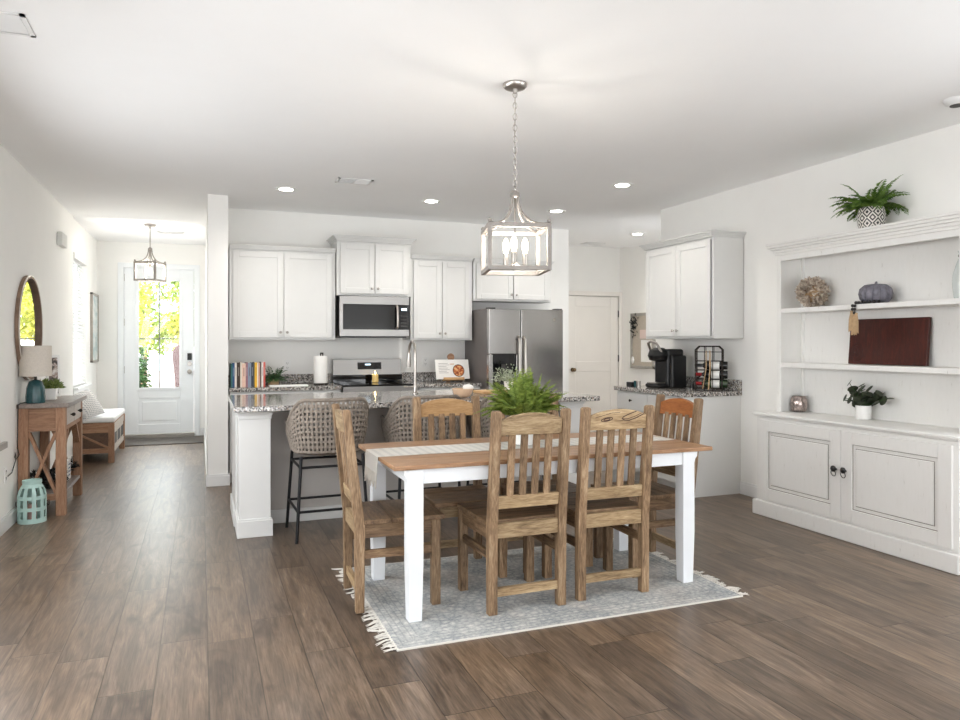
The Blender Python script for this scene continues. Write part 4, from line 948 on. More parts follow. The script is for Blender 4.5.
for i in range(330):
    d = Vector((r.gauss(0, 1), r.gauss(0, 1), r.gauss(0, 1))).normalized(); 
    m.leaf(d*0.08+Vector((0, 0, 0.115)), (d+Vector((r.gauss(0, .5), r.gauss(0, .5), r.gauss(0, .5)))).normalized(), (r.gauss(0, 1), r.gauss(0, 1), r.gauss(0, 1)), r.uniform(0.038, 0.055), 0.042, 0.35)
m.v = [(p[0], p[1], max(p[2], 0.001)) for p in m.v]
m.build('petals', M['dried'], o, fix=False)
o = thing('ceramic_pumpkin', 'grey ribbed ceramic pumpkin on the upper hutch shelf', 'decor', (4.345, 3.65, ZS1))
MB().lathe([(0.04, 0), (0.075, 0.008), (0.1, 0.035), (0.108, 0.07), (0.1, 0.105), (0.07, 0.132), (0.03, 0.138), (0.01, 0.128)], n=72, mod=lambda a, z: 1-0.10*abs(math.cos(6*a))**10).build('body', M['pumpkin'], o, True)
MB().tube([(0, 0, 0.125), (0.003, 0, 0.142), (0.012, 0.004, 0.152)], [0.012, 0.009, 0.007], 8).build('stem', M['pumpkin'], o, True)
o = thing('bead_garland', 'black wooden bead garland with tan tassels hanging over the shelf edge', 'garland', (4.22, 3.72, ZS1), 0, None, True)
path = []
for i in range(13): a = -1.9+i*0.24; path.append((4.345-0.126*math.cos(a-0.2)*0.85, 3.65-0.128*math.sin(a-0.2), ZS1+0.011))
path = [p for p in path if p[0] < 4.46]
path += [(4.262, 3.71, ZS1+0.011), (4.243, 3.72, ZS1+0.011), (4.232, 3.722, ZS1-0.012), (4.231, 3.722, ZS1-0.036), (4.231, 3.722, ZS1-0.06), (4.23, 3.737, ZS1-0.01), (4.23, 3.738, ZS1-0.034)]
m = MB()
for p in path: m.ball(p, 0.0115, 10, 8)
m.build('beads', M['bead'], o, True)
for (y, z, dx) in ((3.722, ZS1-0.07, 0), (3.74, ZS1-0.045, 0.006), (3.703, ZS1-0.06, 0.004)):
    m = MB().ball((4.23-dx, y, z-0.008), 0.010, 8, 6); r = random.Random(int(y*1000))
    for i in range(16): a = 2*PI*i/16; m.tube([(4.23-dx+0.006*math.cos(a), y+0.006*math.sin(a), z-0.014), (4.228-dx+0.012*math.cos(a), y+0.012*math.sin(a), z-0.06), (4.226-dx+0.014*math.cos(a), y+0.016*math.sin(a), z-0.135-r.uniform(0, .012))], [0.003, 0.004, 0.003], 5)
    m.build('tassel', M['tan'], o, True)
o = thing('serving_board', 'dark reddish wooden board propped on the middle hutch shelf', 'wooden board', (4.42, 3.63, ZS2))
rotm = Matrix.Rotation(math.radians(5), 4, 'Y')
MB(rotm).box(-0.012, 0.012, -0.305, 0.305, 0.002, 0.325).build('panel', M['mahog'], o, bev=0.003)
cr = MB(rotm)
for rr in (0.035, 0.052, 0.068):
    cr.tube([(-0.0125, 0.235+rr*0.75*math.cos(t), 0.085+rr*math.sin(t)) for t in [2*PI*k/30 for k in range(30)]], 0.002, 5, True)
for k in range(6): a = PI*k/3; cr.tube([(-0.0125, 0.235+0.006*math.cos(a), 0.085+0.006*math.sin(a)), (-0.0135, 0.235+0.025*math.cos(a), 0.085+0.034*math.sin(a))], 0.0025, 5)
cr.build('carved_roundel', paint('carved_dark', srgb(44, 16, 12), 0.5), o)
o = thing('glass_vase', 'pale glass bottle vase cut by the picture edge on the hutch', 'vase', (4.345, 3.042, ZS1)); o.scale = (0.68, 0.68, 1.0)
MB().lathe([(0.05, 0), (0.065, 0.008), (0.078, 0.08), (0.075, 0.15), (0.05, 0.21), (0.028, 0.25), (0.028, 0.28), (0.036, 0.295), (0.03, 0.296), (0.022, 0.28), (0.022, 0.25), (0.001, 0.2)], n=28).build('body', paint('pale_glass', srgb(206, 212, 210), 0.12, 0, 0.05, spec=0.6), o, True)
MB().lathe([(0.03, 0.258), (0.033, 0.265), (0.03, 0.272)], n=24).build('neck_band', M['darkgrey'], o, True)
o = thing('votive_holder', 'small silvery mercury glass votive on the hutch base', 'candle holder', (4.39, 4.38, ZB))
MB().lathe([(0.04, 0), (0.058, 0.01), (0.066, 0.06), (0.058, 0.11), (0.05, 0.125), (0.046, 0.125), (0.05, 0.1), (0.055, 0.06), (0.05, 0.015), (0.001, 0.012)], n=28).build('glass_cup', paint('mercury_glass', srgb(170, 156, 150), 0.2, 0.85, 0.45, 45), o, True)
MB().cyl((0, 0, 0.012), (0, 0, 0.05), 0.038).build('candle', M['white'], o, True)
o = thing('potted_plant', 'dark round leaved plant in a small white pot on the hutch base', 'plant', (4.37, 3.77, ZB))
MB().lathe([(0.044, 0), (0.05, 0.004), (0.052, 0.1), (0.046, 0.1), (0.044, 0.088), (0.001, 0.088)], n=28).build('pot', M['white'], o, True)
m = MB(); r = random.Random(4); sm = MB()
for i in range(16):
    a = 2*PI*i/16+r.uniform(-.2, .2); e = r.uniform(0.35, 1.2); L = r.uniform(0.12, 0.25); d = Vector((math.cos(a)*math.cos(e)*0.5, math.sin(a)*math.cos(e), math.sin(e)*0.75)); p = Vector((0, 0, 0.09)); q = p+d*L
    sm.tube([p, p+d*L*0.5+Vector((0, 0, 0.01)), q], 0.0022, 5)
    for k in range(3):
        c = p+d*L*(0.5+0.25*k); nrm = Vector((r.uniform(-1, .2), r.uniform(-.6, .6), r.uniform(0, 1))).normalized(); t1_ = nrm.orthogonal().normalized(); t2_ = nrm.cross(t1_); R_ = r.uniform(0.026, 0.038)
        m.add([c+nrm*0.003]+[c+(t1_*math.cos(2*PI*j/9)+t2_*math.sin(2*PI*j/9))*R_ for j in range(9)], [(0, 1+j, 1+(j+1) % 9) for j in range(9)])
sm.build('stems', M['darkleaf'], o, True); m.build('foliage', M['eucal'], o, fix=False)

# ------------------------------------------------------------------ corner counter: coffee maker, wine rack, notice board
ZK = 0.9145
o = thing('coffee_maker', 'black single serve coffee maker on the corner counter', 'coffee maker', (4.20, 5.86, ZK), -PI/2+0.1); o.scale = (1.0, 1.1, 1.24)
MB().box(-0.10, 0.10, -0.05, 0.13, 0, 0.30).box(-0.10, 0.10, -0.16, -0.05, 0, 0.035).build('body', M['black'], o, bev=0.02)
MB().lathe([(0.02, 0.0), (0.085, 0.015), (0.10, 0.05), (0.085, 0.09), (0.04, 0.11), (0.001, 0.112)], (0, -0.075, 0.20), 28).build('brew_head', M['black'], o, True)
MB().tube([(-0.075, -0.10, 0.27), (-0.06, -0.15, 0.345), (0, -0.165, 0.36), (0.06, -0.15, 0.345), (0.075, -0.10, 0.27)], 0.011, 8).build('lift_handle', M['nickel'], o, True)
MB().box(0.105, 0.15, -0.04, 0.12, 0, 0.25).build('water_tank', M['black'], o, bev=0.012)
MB().box(-0.07, 0.07, -0.155, -0.06, 0.035, 0.042).build('drip_tray', M['nickel'], o)
o = thing('pod_box', 'small black box of cups beside the coffee maker', 'box', (3.99, 6.10, ZK), -PI/2)
MB().box(-0.045, 0.045, -0.05, 0.05, 0, 0.045).build('box', M['black'], o, bev=0.004)
for k in range(2): MB().cyl((0.075+k*0.05, -0.02, 0), (0.075+k*0.05, -0.02, 0.06), 0.018, 0.02).build('cup', M['nickel'] if k else M['teal'], o, True)
solo(MB().tube([(4.33, 5.62, ZK+0.05), (4.37, 5.58, ZK+0.11), (4.40, 5.53, ZK+0.155), (4.41, 5.49, ZK+0.17), (4.42, 5.46, ZK+0.165)], [0.008, 0.008, 0.009, 0.012, 0.01], 8).lathe([(0.028, 0), (0.028, 0.004), (0.014, 0.05), (0.004, 0.06)], (4.33, 5.62, ZK), 14), 'milk_frother', M['black'], 'curved black frother arm between coffee maker and wine rack', 'frother', smooth=True)
o = thing('wine_rack', 'black metal countertop wine rack holding bottles', 'wine rack', (4.28, 5.315, ZK), -PI/4)
ft = MB(); hx_ = 0.115; Hh = 0.40
for y in (-0.055, 0.055):
    ft.tube([(-hx_, y, 0.0), (-hx_, y, Hh-0.03), (-hx_+0.03, y, Hh), (hx_-0.03, y, Hh), (hx_, y, Hh-0.03), (hx_, y, 0.0)], 0.006, 8)
for k in range(4):
    for sx in (-1, 1): ft.cyl((sx*hx_, -0.055, 0.05+k*0.082), (sx*hx_, 0.055, 0.05+k*0.075), 0.004, n=6)
    for y in (-0.055, 0.055): ft.cyl((-hx_, y, 0.022+k*0.082), (hx_, y, 0.022+k*0.082), 0.004, n=6)
for xq in (-0.035, 0.035):
    for y in (-0.055, 0.055): ft.cyl((xq, y, 0), (xq, y, Hh), 0.004, n=6)
ft.cyl((-hx_, -0.055, Hh-0.05), (hx_, -0.055, Hh-0.05), 0.004, n=6)
ft.box(-hx_-0.01, hx_+0.01, -0.062, 0.062, -0.0, 0.006)
ft.build('frame', M['bronze'], o, True)
MB().tube([(-0.02, -0.062, 0.36), (-0.02, -0.066, 0.2), (-0.05, -0.066, 0.02)], 0.004, 6).tube([(0.012, -0.062, 0.36), (0.014, -0.068, 0.2), (0.0, -0.068, 0.01)], 0.006, 6).build('ribbon', M['tan'], o, True)
bprof = [(0.001, 0), (0.034, 0.002), (0.037, 0.01), (0.037, 0.17), (0.03, 0.195), (0.014, 0.22), (0.0135, 0.285), (0.001, 0.286)]
bcol = {'dark': M['blackglass'], 'green': paint('green_bottle', srgb(40, 58, 36), 0.1, 0, 0.2, spec=0.7)}
def bottle(y, z, tilt, flip, cap, glass, label):
    # axis lies along world y (rack width), neck towards +y
    o = thing('wine_bottle', label, 'bottle', (4.28+tilt, y, z), PI/4, 'wine bottles in the rack')
    Rm = Matrix.Rotation(-PI/2 if not flip else PI/2, 4, 'X')
    MB(Rm).lathe(bprof, (0, 0, -0.16), 18).build('body', glass, o, True)
    MB(Rm).lathe([(0.0143, 0.065), (0.0152, 0.07), (0.0152, 0.127), (0.001, 0.128)], n=14).build('capsule', cap, o, True)
    MB(Rm).lathe([(0.0374, -0.09), (0.0378, -0.085), (0.0378, -0.025), (0.0374, -0.02)], n=18).build('wine_label', M['paper'], o, True)
red = paint('red_foil', srgb(150, 24, 26), 0.35, 0.3); gold = paint('gold_foil', srgb(168, 140, 80), 0.35, 0.6)
caps = [(red, bcol['green'], 'wine bottle with red capped neck in the lowest rack row'), (red, bcol['dark'], 'wine bottle with red capped neck in the second rack row'), (M['black'], bcol['dark'], 'wine bottle with black capped neck in the top rack row')]
for k, (cp_, gl_, lb) in enumerate(caps): bottle(5.315, ZK+0.064+k*0.082, -0.0, False, cp_, gl_, lb)
# notice board on the nook wall
o = thing('notice_board', 'grey framed pin board on the nook wall beside the corner cabinet', 'pin board', (5.85, 8.68, 0.985), 0, None, True)
Yb0, Yb1, Zb0, Zb1 = 8.38, 8.965, 0.985, 1.775
MB().box(5.83, 5.848, Yb0+0.03, Yb1-0.03, Zb0+0.03, Zb1-0.03).build('cork', paint('beige_cork', srgb(190, 180, 166), 0.95, 0, 0.1, 60, 0.1), o)
MB().box(5.815, 5.849, Yb0, Yb0+0.04, Zb0, Zb1).box(5.815, 5.849, Yb1-0.04, Yb1, Zb0, Zb1).box(5.815, 5.849, Yb0, Yb1, Zb0, Zb0+0.04).box(5.815, 5.849, Yb0, Yb1, Zb1-0.04, Zb1).build('frame', paint('grey_frame_wood', srgb(168, 164, 156), 0.6, 0, 0.08, 20), o, bev=0.003)
solo(MB().box(5.8265, 5.829, 8.46, 8.71, 1.08, 1.39), 'pinned_paper', M['paper'], 'large white sheet pinned low on the notice board', 'paper')
solo(MB().box(5.8265, 5.829, 8.52, 8.74, 1.41, 1.535), 'pinned_card', paint('pink_card', srgb(224, 204, 196), 0.9), 'pale pink card pinned above the white sheet', 'card')
m = MB(); r = random.Random(3)
for i in range(60):
    c = (5.822+r.uniform(-.008, .004), 8.86+r.gauss(0, .045), 1.60+r.gauss(0, .07)); m.leaf(c, (r.uniform(-.6, 0), r.uniform(-1, 1), r.uniform(-1, 1)), (-1, 0, 0.2), 0.05, 0.025)
solo(m, 'pinned_flowers', M['blackleaf'], 'dark dried flowers pinned at the top of the notice board', 'flowers')
solo(MB().ball((5.818, 8.905, 1.10), 0.035, 12, 8, (0.3, 1, 1.6)), 'pinned_tag', M['paper'], 'small white oval tag at the bottom of the notice board', 'tag', smooth=True)

# ------------------------------------------------------------------ counter things along the back wall
bk = [(10, (40, 66, 58), .205), (10, (60, 120, 124), .20), (17, (52, 92, 140), .208), (16, (236, 232, 224), .212), (27, (66, 52, 44), .213), (14, (232, 220, 204), .214), (28, (232, 196, 178), .203), (17, (150, 108, 118), .212), (26, (134, 146, 164), .209), (20, (60, 66, 78), .212), (8, (104, 100, 60), .213), (19, (236, 184, 52), .21), (8, (238, 232, 220), .205), (15, (206, 160, 140), .208), (9, (34, 32, 34), .214), (15, (238, 234, 228), .21), (16, (208, 96, 84), .212)]
bn = ['dark green', 'teal', 'cobalt blue', 'white', 'thick dark brown', 'cream', 'thick peach', 'mauve', 'thick blue grey', 'slate', 'thin olive', 'yellow', 'thin ivory', 'tan pink', 'thin black', 'off white', 'salmon red']
x = 0.262
for i, (w, c, h) in enumerate(bk):
    w = w/1000*1.16; y0 = 7.42; d = 0.16+0.01*(i % 3)
    lb = '%s book %s' % (bn[i], 'at the wall end of the counter book row' if i == 0 else ('at the plant end of the counter book row' if i == len(bk)-1 else 'between the %s and %s books' % (bn[i-1].replace('thick ', '').replace('thin ', ''), bn[i+1].replace('thick ', '').replace('thin ', ''))))
    o = thing('book', lb, 'book', (x+w/2, y0, ZK), 0, 'cookbooks in a row on the kitchen counter')
    h *= 1.13
    MB().box(-w/2, -w/2+0.002, 0, d, 0, h).box(w/2-0.002, w/2, 0, d, 0, h).box(-w/2, w/2, -0.002, 0.001, 0, h).build('cover', paint('book_'+bn[i].replace(' ', '_'), srgb(*c), 0.6, 0, 0.08, 30), o)
    MB().box(-w/2+0.002, w/2-0.002, 0.001, d-0.006, 0.004, h-0.004).build('pages', M['paper'], o)
    if w > 0.0165:
        tc_ = tuple((a_*0.55+b_*0.45) for a_, b_ in zip(c, (240, 236, 228) if sum(c) < 420 else (70, 56, 52)))
        m = MB()
        for zz, hh in ((h*0.45, 0.085),): m.box(-w*0.12, w*0.12, -0.0026, -0.0019, zz, zz+hh)
        m.build('spine_print', paint('spine_print_'+str(i), srgb(*tc_), 0.7), o)
    x += w+0.0008
BX = x
o = thing('potted_plant', 'bushy dark green plant leaning beside the salmon red book', 'plant', (BX+0.085, 7.50, ZK))
MB().lathe([(0.04, 0), (0.05, 0.004), (0.055, 0.07), (0.05, 0.07), (0.048, 0.06), (0.001, 0.06)], n=24).build('pot', M['tan'], o, True)
m = MB(); fern(m, 24, 0.17, 33, (0, 0, 0.06), 0.05, 0.8, 1.0, (0.2, 1.4), 8, 0.03); m.v = [(max(p[0], -0.08), p[1], max(p[2], 0.004)) for p in m.v]
m.build('foliage', M['darkleaf'], o, fix=False)
solo(MB().box(0.62, 0.99, 7.25, 7.36, ZK, ZK+0.018), 'serving_tray', M['white'], 'slim white tray along the counter edge before the paper towel', 'tray', bev=0.005)
o = thing('paper_towel_holder', 'white paper towel roll upright on a dark holder by the range', 'paper towel', (1.16, 7.58, ZK))
MB().lathe([(0.075, 0), (0.078, 0.006), (0.07, 0.014), (0.01, 0.016)], n=28).build('base', M['bronze'], o, True)
MB().lathe([(0.02, 0.016), (0.07, 0.016), (0.071, 0.02), (0.071, 0.29), (0.069, 0.296), (0.02, 0.296)], n=32).build('roll', M['paper'], o, True)
MB().cyl((0, 0, 0.28), (0, 0, 0.32), 0.007, n=8).cyl((0.022, 0, 0.28), (0.022, 0, 0.325), 0.007, n=8).cyl((-0.006, 0, 0.325), (0.028, 0, 0.325), 0.007, n=8).build('spindle', M['bronze'], o, True)
def outlet(loc, rot, label):
    o = thing('wall_outlet', label, 'outlet', loc, rot, 'white wall outlets')
    MB().box(-0.036, 0.036, -0.006, 0, 0, 0.116).build('plate', M['white'], o, bev=0.002)
    m = MB()
    for zz in (0.034, 0.082):
        m.box(-0.009, -0.006, -0.0075, -0.005, zz-0.006, zz+0.008).box(0.006, 0.009, -0.0075, -0.005, zz-0.006, zz+0.008).box(-0.003, 0.003, -0.0075, -0.005, zz-0.015, zz-0.01)
    m.build('socket_slots', M['darkgrey'], o)
outlet((0.855, YB, 1.05), 0, 'white wall outlet above the counter between books and paper towel')
outlet((2.385, YB, 1.075), 0, 'white wall outlet above the counter beside the faucet')
outlet((XL, 6.05, 0.34), PI/2, 'white wall outlet low on the wall beside the console table')
o = thing('candle', 'lit pale yellow candle standing on the range', 'candle', (1.745, 7.62, 0.9235))
MB().lathe([(0.03, 0), (0.034, 0.003), (0.034, 0.075), (0.03, 0.085), (0.001, 0.083)], n=24).build('wax', paint('yellow_wax', srgb(240, 206, 130), 0.5, 0, 0.04), o, True)
MB().cyl((0, 0, 0.082), (0, 0, 0.092), 0.0015, n=6).build('wick', M['black'], o)
MB().lathe([(0.001, 0.088), (0.006, 0.096), (0.004, 0.11), (0.001, 0.12)], n=12).build('flame', emit_mat('flame', (1, 0.75, 0.35, 1), 20), o, True)
# cookbook on stand
def food_mat():
    t = NT('food_photo_page'); v = t.coord(); sp = t.n('ShaderNodeSeparateXYZ'); t.l(v, sp.inputs[0])
    dx = t.math('SUBTRACT', sp.outputs[0], 0.07); dz = t.math('SUBTRACT', sp.outputs[2], 0.125)
    d = t.math('SQRT', t.math('ADD', t.math('MULTIPLY', dx, dx), t.math('MULTIPLY', dz, dz)))
    n = t.noise(v, 45, 3); food = t.ramp(n, [(0.35, srgb(120, 44, 24)), (0.5, srgb(206, 110, 52)), (0.65, srgb(238, 196, 140))])
    c = t.mix(t.math('LESS_THAN', d, 0.068), srgb(244, 242, 238), srgb(80, 60, 50)); c = t.mix(t.math('LESS_THAN', d, 0.060), c, food)
    t.col(c); return t.set(0.5)
o = thing('open_cookbook', 'open cookbook showing a bowl of food propped by the refrigerator', 'book', (2.60, 7.52, ZK))
tl = Matrix.Rotation(math.radians(-16), 4, 'X')
MB(tl).box(-0.195, 0.0, -0.006, 0.006, 0.035, 0.255).box(0.0, 0.195, -0.006, 0.006, 0.035, 0.255).build('pages', food_mat(), o)
m = MB(tl)
for k in range(7): m.box(-0.16, -0.05+0.02*math.sin(k*2.1), -0.0068, -0.0058, 0.21-k*0.018, 0.214-k*0.018)
m.build('printed_lines', paint('grey_print', srgb(150, 148, 146), 0.8), o)
o = thing('cookbook_stand', 'brown wooden stand holding the open cookbook', 'book stand', (2.60, 7.52, ZK))
MB(tl).box(-0.12, 0.12, -0.035, 0.012, 0.018, 0.032).box(-0.12, 0.12, -0.038, -0.028, 0.018, 0.045).build('ledge', M['board'], o)
MB(tl).box(-0.03, 0.03, 0.008, 0.02, 0.02, 0.27).build('back_support', M['board'], o)
MB(tl).cyl((0, 0.006, 0.29), (0, 0.024, 0.29), 0.04, n=24).build('round_finial', M['pine_x'], o, True)
MB().beam((0, 0.05, 0.2), (0, 0.19, 0.004), 0.05, 0.01).build('rear_prop', M['board'], o)

# things on the island
o = thing('cutting_board', 'pale wooden board on the island beneath the white herb pot', 'cutting board', (2.40, 5.72, ZK))
MB().box(-0.2, 0.2, -0.13, 0.13, 0.0, 0.022).build('slab', M['board'], o, bev=0.005)
o = thing('herb_pot', 'grey green herb in a small white pot on the wooden board', 'plant', (2.49, 5.74, ZK+0.022))
MB().lathe([(0.03, 0), (0.035, 0.003), (0.042, 0.075), (0.037, 0.076), (0.034, 0.065), (0.001, 0.065)], n=24).build('pot', M['white'], o, True)
m = MB(); r = random.Random(14)
for i in range(420):
    d = Vector((r.gauss(0, 1), r.gauss(0, 1), abs(r.gauss(0, .8))+.1)).normalized(); p = Vector((0, 0, 0.07))+d*r.uniform(.02, .15)
    m.leaf(p, (d+Vector((r.gauss(0, .6), r.gauss(0, .6), r.gauss(0, .6)))).normalized(), (r.gauss(0, 1), r.gauss(0, 1), 1), 0.022, 0.012)
for i in range(30):
    d = Vector((r.gauss(0, .7), r.gauss(0, .7), 1)).normalized(); m.tube([(0, 0, 0.06), tuple(Vector((0, 0, 0.07))+d*0.11)], 0.0012, 4)
m.build('foliage', M['herb'], o, fix=False)
o = thing('wooden_bowl', 'pale round wooden bowl on the island behind the honey railed chair', 'bowl', (1.93, 5.36, ZK))
MB().lathe([(0.03, 0), (0.05, 0.004), (0.075, 0.035), (0.085, 0.07), (0.08, 0.07), (0.068, 0.038), (0.04, 0.014), (0.001, 0.012)], n=32).build('body', paint('pale_bowl_wood', srgb(222, 190, 160), 0.6, 0, 0.08, 20), o, True)
solo(MB().ball((1.975, 5.36, ZK+0.078), 0.045, 16, 10, (1, 0.9, 0.55)), 'bowl_napkin', M['paper'], 'crumpled white napkin in the wooden bowl', 'napkin', smooth=True)

# ------------------------------------------------------------------ entry: console table and its things
ZCN = 0.878
o = thing('console_table', 'rustic wooden console table with crossed ends along the entry wall', 'console table', (-1.14, 6.84, 0), 0, None, True)
cx0, cx1, cy0, cy1 = -1.305, -0.985, 6.40, 7.27
MB().box(cx0-0.002, cx1+0.03, cy0-0.03, cy1+0.03, ZCN-0.035, ZCN).build('top', M['greywood'], o, bev=0.004)
lg = 0.068
for xa in (cx0, cx1-lg):
    for ya in (cy0, cy1-lg): MB().box(xa, xa+lg, ya, ya+lg, 0, ZCN-0.035).build('leg', M['pine_z'], o, bev=0.003)
for ya in (cy0+0.012, cy1-lg+0.012):
    MB().box(cx0+lg, cx1-lg, ya, ya+0.03, 0.66, ZCN-0.035).build('end_apron', M['pine_x'], o, bev=0.002)
    MB().beam((cx0+lg, ya+0.02, 0.17), (cx1-lg, ya+0.02, 0.65), 0.022, 0.045, (0, 1, 0)).beam((cx0+lg, ya+0.028, 0.65), (cx1-lg, ya+0.028, 0.17), 0.022, 0.045, (0, 1, 0)).build('cross_brace', M['pine_z'], o)
    MB().box(cx0+lg, cx1-lg, ya+0.005, ya+0.035, 0.12, 0.17).build('end_rail', M['pine_x'], o)
MB().box(cx1-0.05, cx1-0.012, cy0+lg, cy1-lg, 0.655, ZCN-0.035).box(cx0+0.012, cx0+0.04, cy0+lg, cy1-lg, 0.66, ZCN-0.035).build('front_apron', M['pine_y'], o)
ym = (cy0+cy1)/2
for (a, b) in ((cy0+lg+0.012, ym-0.008), (ym+0.008, cy1-lg-0.012)):
    dr = MB().box(cx1-0.014, cx1-0.002, a, b, 0.695, ZCN-0.05).build('drawer', M['drawerw'], o, bev=0.003)
    c = (a+b)/2; MB().cyl((cx1-0.002, c, 0.765), (cx1+0.014, c, 0.765), 0.006, n=8).ball((cx1+0.02, c, 0.765), 0.015, 12, 8).build('knob', M['bronze'], dr, True)
MB().beam((cx1-0.035, cy0+lg, 0.48), (cx1-0.035, cy0+lg+0.17, 0.655), 0.03, 0.045, (1, 0, 0)).beam((cx1-0.035, cy1-lg, 0.48), (cx1-0.035, cy1-lg-0.17, 0.655), 0.03, 0.045, (1, 0, 0)).build('corner_brace', M['pine_y'], o)
MB().box(cx0+0.01, cx1-0.01, cy0+0.02, cy1-0.02, 0.155, 0.18).build('lower_shelf', M['greywood'], o, bev=0.003)

o = thing('table_lamp', 'table lamp with teal ribbed base and linen drum shade', 'lamp', (-1.196, 6.45, ZCN))
MB().lathe([(0.058, 0), (0.064, 0.006), (0.066, 0.05), (0.06, 0.12), (0.047, 0.165), (0.028, 0.178), (0.014, 0.182)], n=60, mod=lambda a, z: 1+0.025*math.cos(15*a)).build('base', M['teal'], o, True)
MB().cyl((0, 0, 0.178), (0, 0, 0.24), 0.01, n=12).build('neck', M['bronze'], o, True)
MB().lathe([(0.106, 0.21), (0.110, 0.21), (0.108, 0.445), (0.104, 0.445), (0.105, 0.44), (0.105, 0.215)], n=40).build('lamp_shade', M['linen'], o, True)
MB().tube([(-0.1, 0, 0.44), (0.1, 0, 0.44)], 0.003, 6).tube([(0, -0.1, 0.44), (0, 0.1, 0.44)], 0.003, 6).cyl((0, 0, 0.23), (0, 0, 0.445), 0.004, n=8).build('shade_spider', M['bronze'], o, True)
solo(MB().tube([(-1.255, 6.44, ZCN+0.006), (-1.285, 6.39, ZCN+0.006), (-1.292, 6.352, ZCN-0.005), (-1.293, 6.345, 0.7), (-1.294, 6.335, 0.55), (-1.28, 6.33, 0.50), (-1.295, 6.30, 0.47), (-1.298, 6.27, 0.49), (-1.296, 6.30, 0.52), (-1.295, 6.28, 0.46), (-1.297, 6.18, 0.39), (-1.296, 6.06, 0.385)], 0.004, 6), 'lamp_cord', M['black'], 'black lamp cord running from the console down to the outlet', 'cord', smooth=True)
o = thing('potted_plant', 'small succulent in a white rectangular planter on the console', 'plant', (-1.165, 6.82, ZCN))
MB().loft([[(-0.05, -0.04, 0), (0.05, -0.04, 0), (0.05, 0.04, 0), (-0.05, 0.04, 0)], [(-0.056, -0.046, 0.092), (0.056, -0.046, 0.092), (0.056, 0.046, 0.092), (-0.056, 0.046, 0.092)]]).build('planter', M['white'], o, bev=0.004)
m = MB(); r = random.Random(6)
for i in range(240):
    a = r.uniform(0, 2*PI); e = r.uniform(0.1, 1.5); d = Vector((math.cos(a)*math.cos(e), math.sin(a)*math.cos(e), math.sin(e))); m.leaf(Vector((r.uniform(-.05, .05), r.uniform(-.035, .035), 0.088))+d*r.uniform(0, .06), d, (r.gauss(0, 1), r.gauss(0, 1), 1), 0.04, 0.02)
m.build('foliage', M['succ'], o, fix=False)
o = thing('photo_frame', 'narrow white frame with a grey print standing behind the succulent', 'picture frame', (-1.185, 7.12, ZCN))
tl2 = Matrix.Rotation(math.radians(-62), 4, 'Z') @ Matrix.Rotation(math.radians(-5), 4, 'Y')
MB(tl2).box(-0.009, 0.009, -0.055, 0.055, 0.004, 0.365).build('frame', M['white'], o, bev=0.003)
def print_mat():
    t = NT('grey_art_print'); n = t.noise(t.coord(), 16, 4, 0.6, 1.0); t.col(t.ramp(n, [(0.4, srgb(70, 66, 64)), (0.5, srgb(170, 150, 140)), (0.6, srgb(226, 222, 218))])); return t.set(0.5)
MB(tl2).box(0.009, 0.011, -0.035, 0.035, 0.03, 0.34).build('print', print_mat(), o)
o = thing('round_mirror', 'round wall mirror with thick wooden frame above the console', 'mirror', (XL, 6.73, 1.465), 0, None, True)
MA, MBh, MY, MZ = 0.42, 0.42, 6.73, 1.465; n = 72
def oval(ts):
    rings = []
    for k in range(n):
        a = 2*PI*k/n; rings.append([(XL+xx, MY+(MA-d)*math.cos(a), MZ+(MBh-d)*math.sin(a)) for (xx, d) in ts])
    return MB().loft(rings, closed=True)
oval(((0.003, 0), (0.036, 0), (0.036, 0.02), (0.003, 0.02))).build('frame', M['mirrorw'], o, True)
oval(((0.03, -0.003), (0.038, -0.003), (0.038, 0.003), (0.03, 0.003))).build('outer_band', paint('pale_metal_band', srgb(214, 208, 200), 0.35, 0.6), o, True)
MB().prism([(MY+(MA-0.022)*math.cos(2*PI*k/n), MZ+(MBh-0.022)*math.sin(2*PI*k/n)) for k in range(n)], XL+0.004, XL+0.009, 'x').build('mirror_glass', M['mirror'], o)

# mint lantern on the floor: ring bands and uprights with open windows
o = thing('candle_lantern', 'mint green openwork metal lantern on the floor by the console', 'lantern', (-1.185, 6.27, 0)); o.scale = (1.08, 1.08, 1.2)
def lr(z): return 0.088 if z < 0.17 else 0.088-0.036*((z-0.17)/0.075)**1.6
m = MB(); N = 48
def shell(z0, z1, a0, a1, na=4, nz=4, th=0.006):
    rg = []
    for i in range(nz+1):
        z = z0+(z1-z0)*i/nz; r_ = lr(z)
        rg.append([( r_*math.cos(a0+(a1-a0)*k/na), r_*math.sin(a0+(a1-a0)*k/na), z) for k in range(na+1)]+[((r_-th)*math.cos(a0+(a1-a0)*k/na), (r_-th)*math.sin(a0+(a1-a0)*k/na), z) for k in range(na, -1, -1)])
    m.loft(rg)
for (za, zb) in ((0.0, 0.03), (0.076, 0.098), (0.146, 0.168), (0.218, 0.245)):
    rg = [[(rr*math.cos(2*PI*k/N), rr*math.sin(2*PI*k/N), z) for k in range(N)] for z, rr in ((za, lr(za)), (zb, lr(zb)), (zb, lr(zb)-0.006), (za, lr(za)-0.006))]
    m.loft(rg, caps=False, closed=True)
for k in range(10):
    a = 2*PI*k/10; shell(0.0, 0.245, a-0.15, a+0.15, 3, 10)
m.build('body', M['mint'], o, True)
MB().lathe([(0.058, 0.24), (0.06, 0.248), (0.06, 0.262), (0.052, 0.262), (0.05, 0.245)], n=32).build('rim', M['mint'], o, True)
MB().lathe([(0.001, 0.002), (0.082, 0.002), (0.082, 0.008), (0.001, 0.008)], n=32).build('floor_plate', M['mint'], o, True)
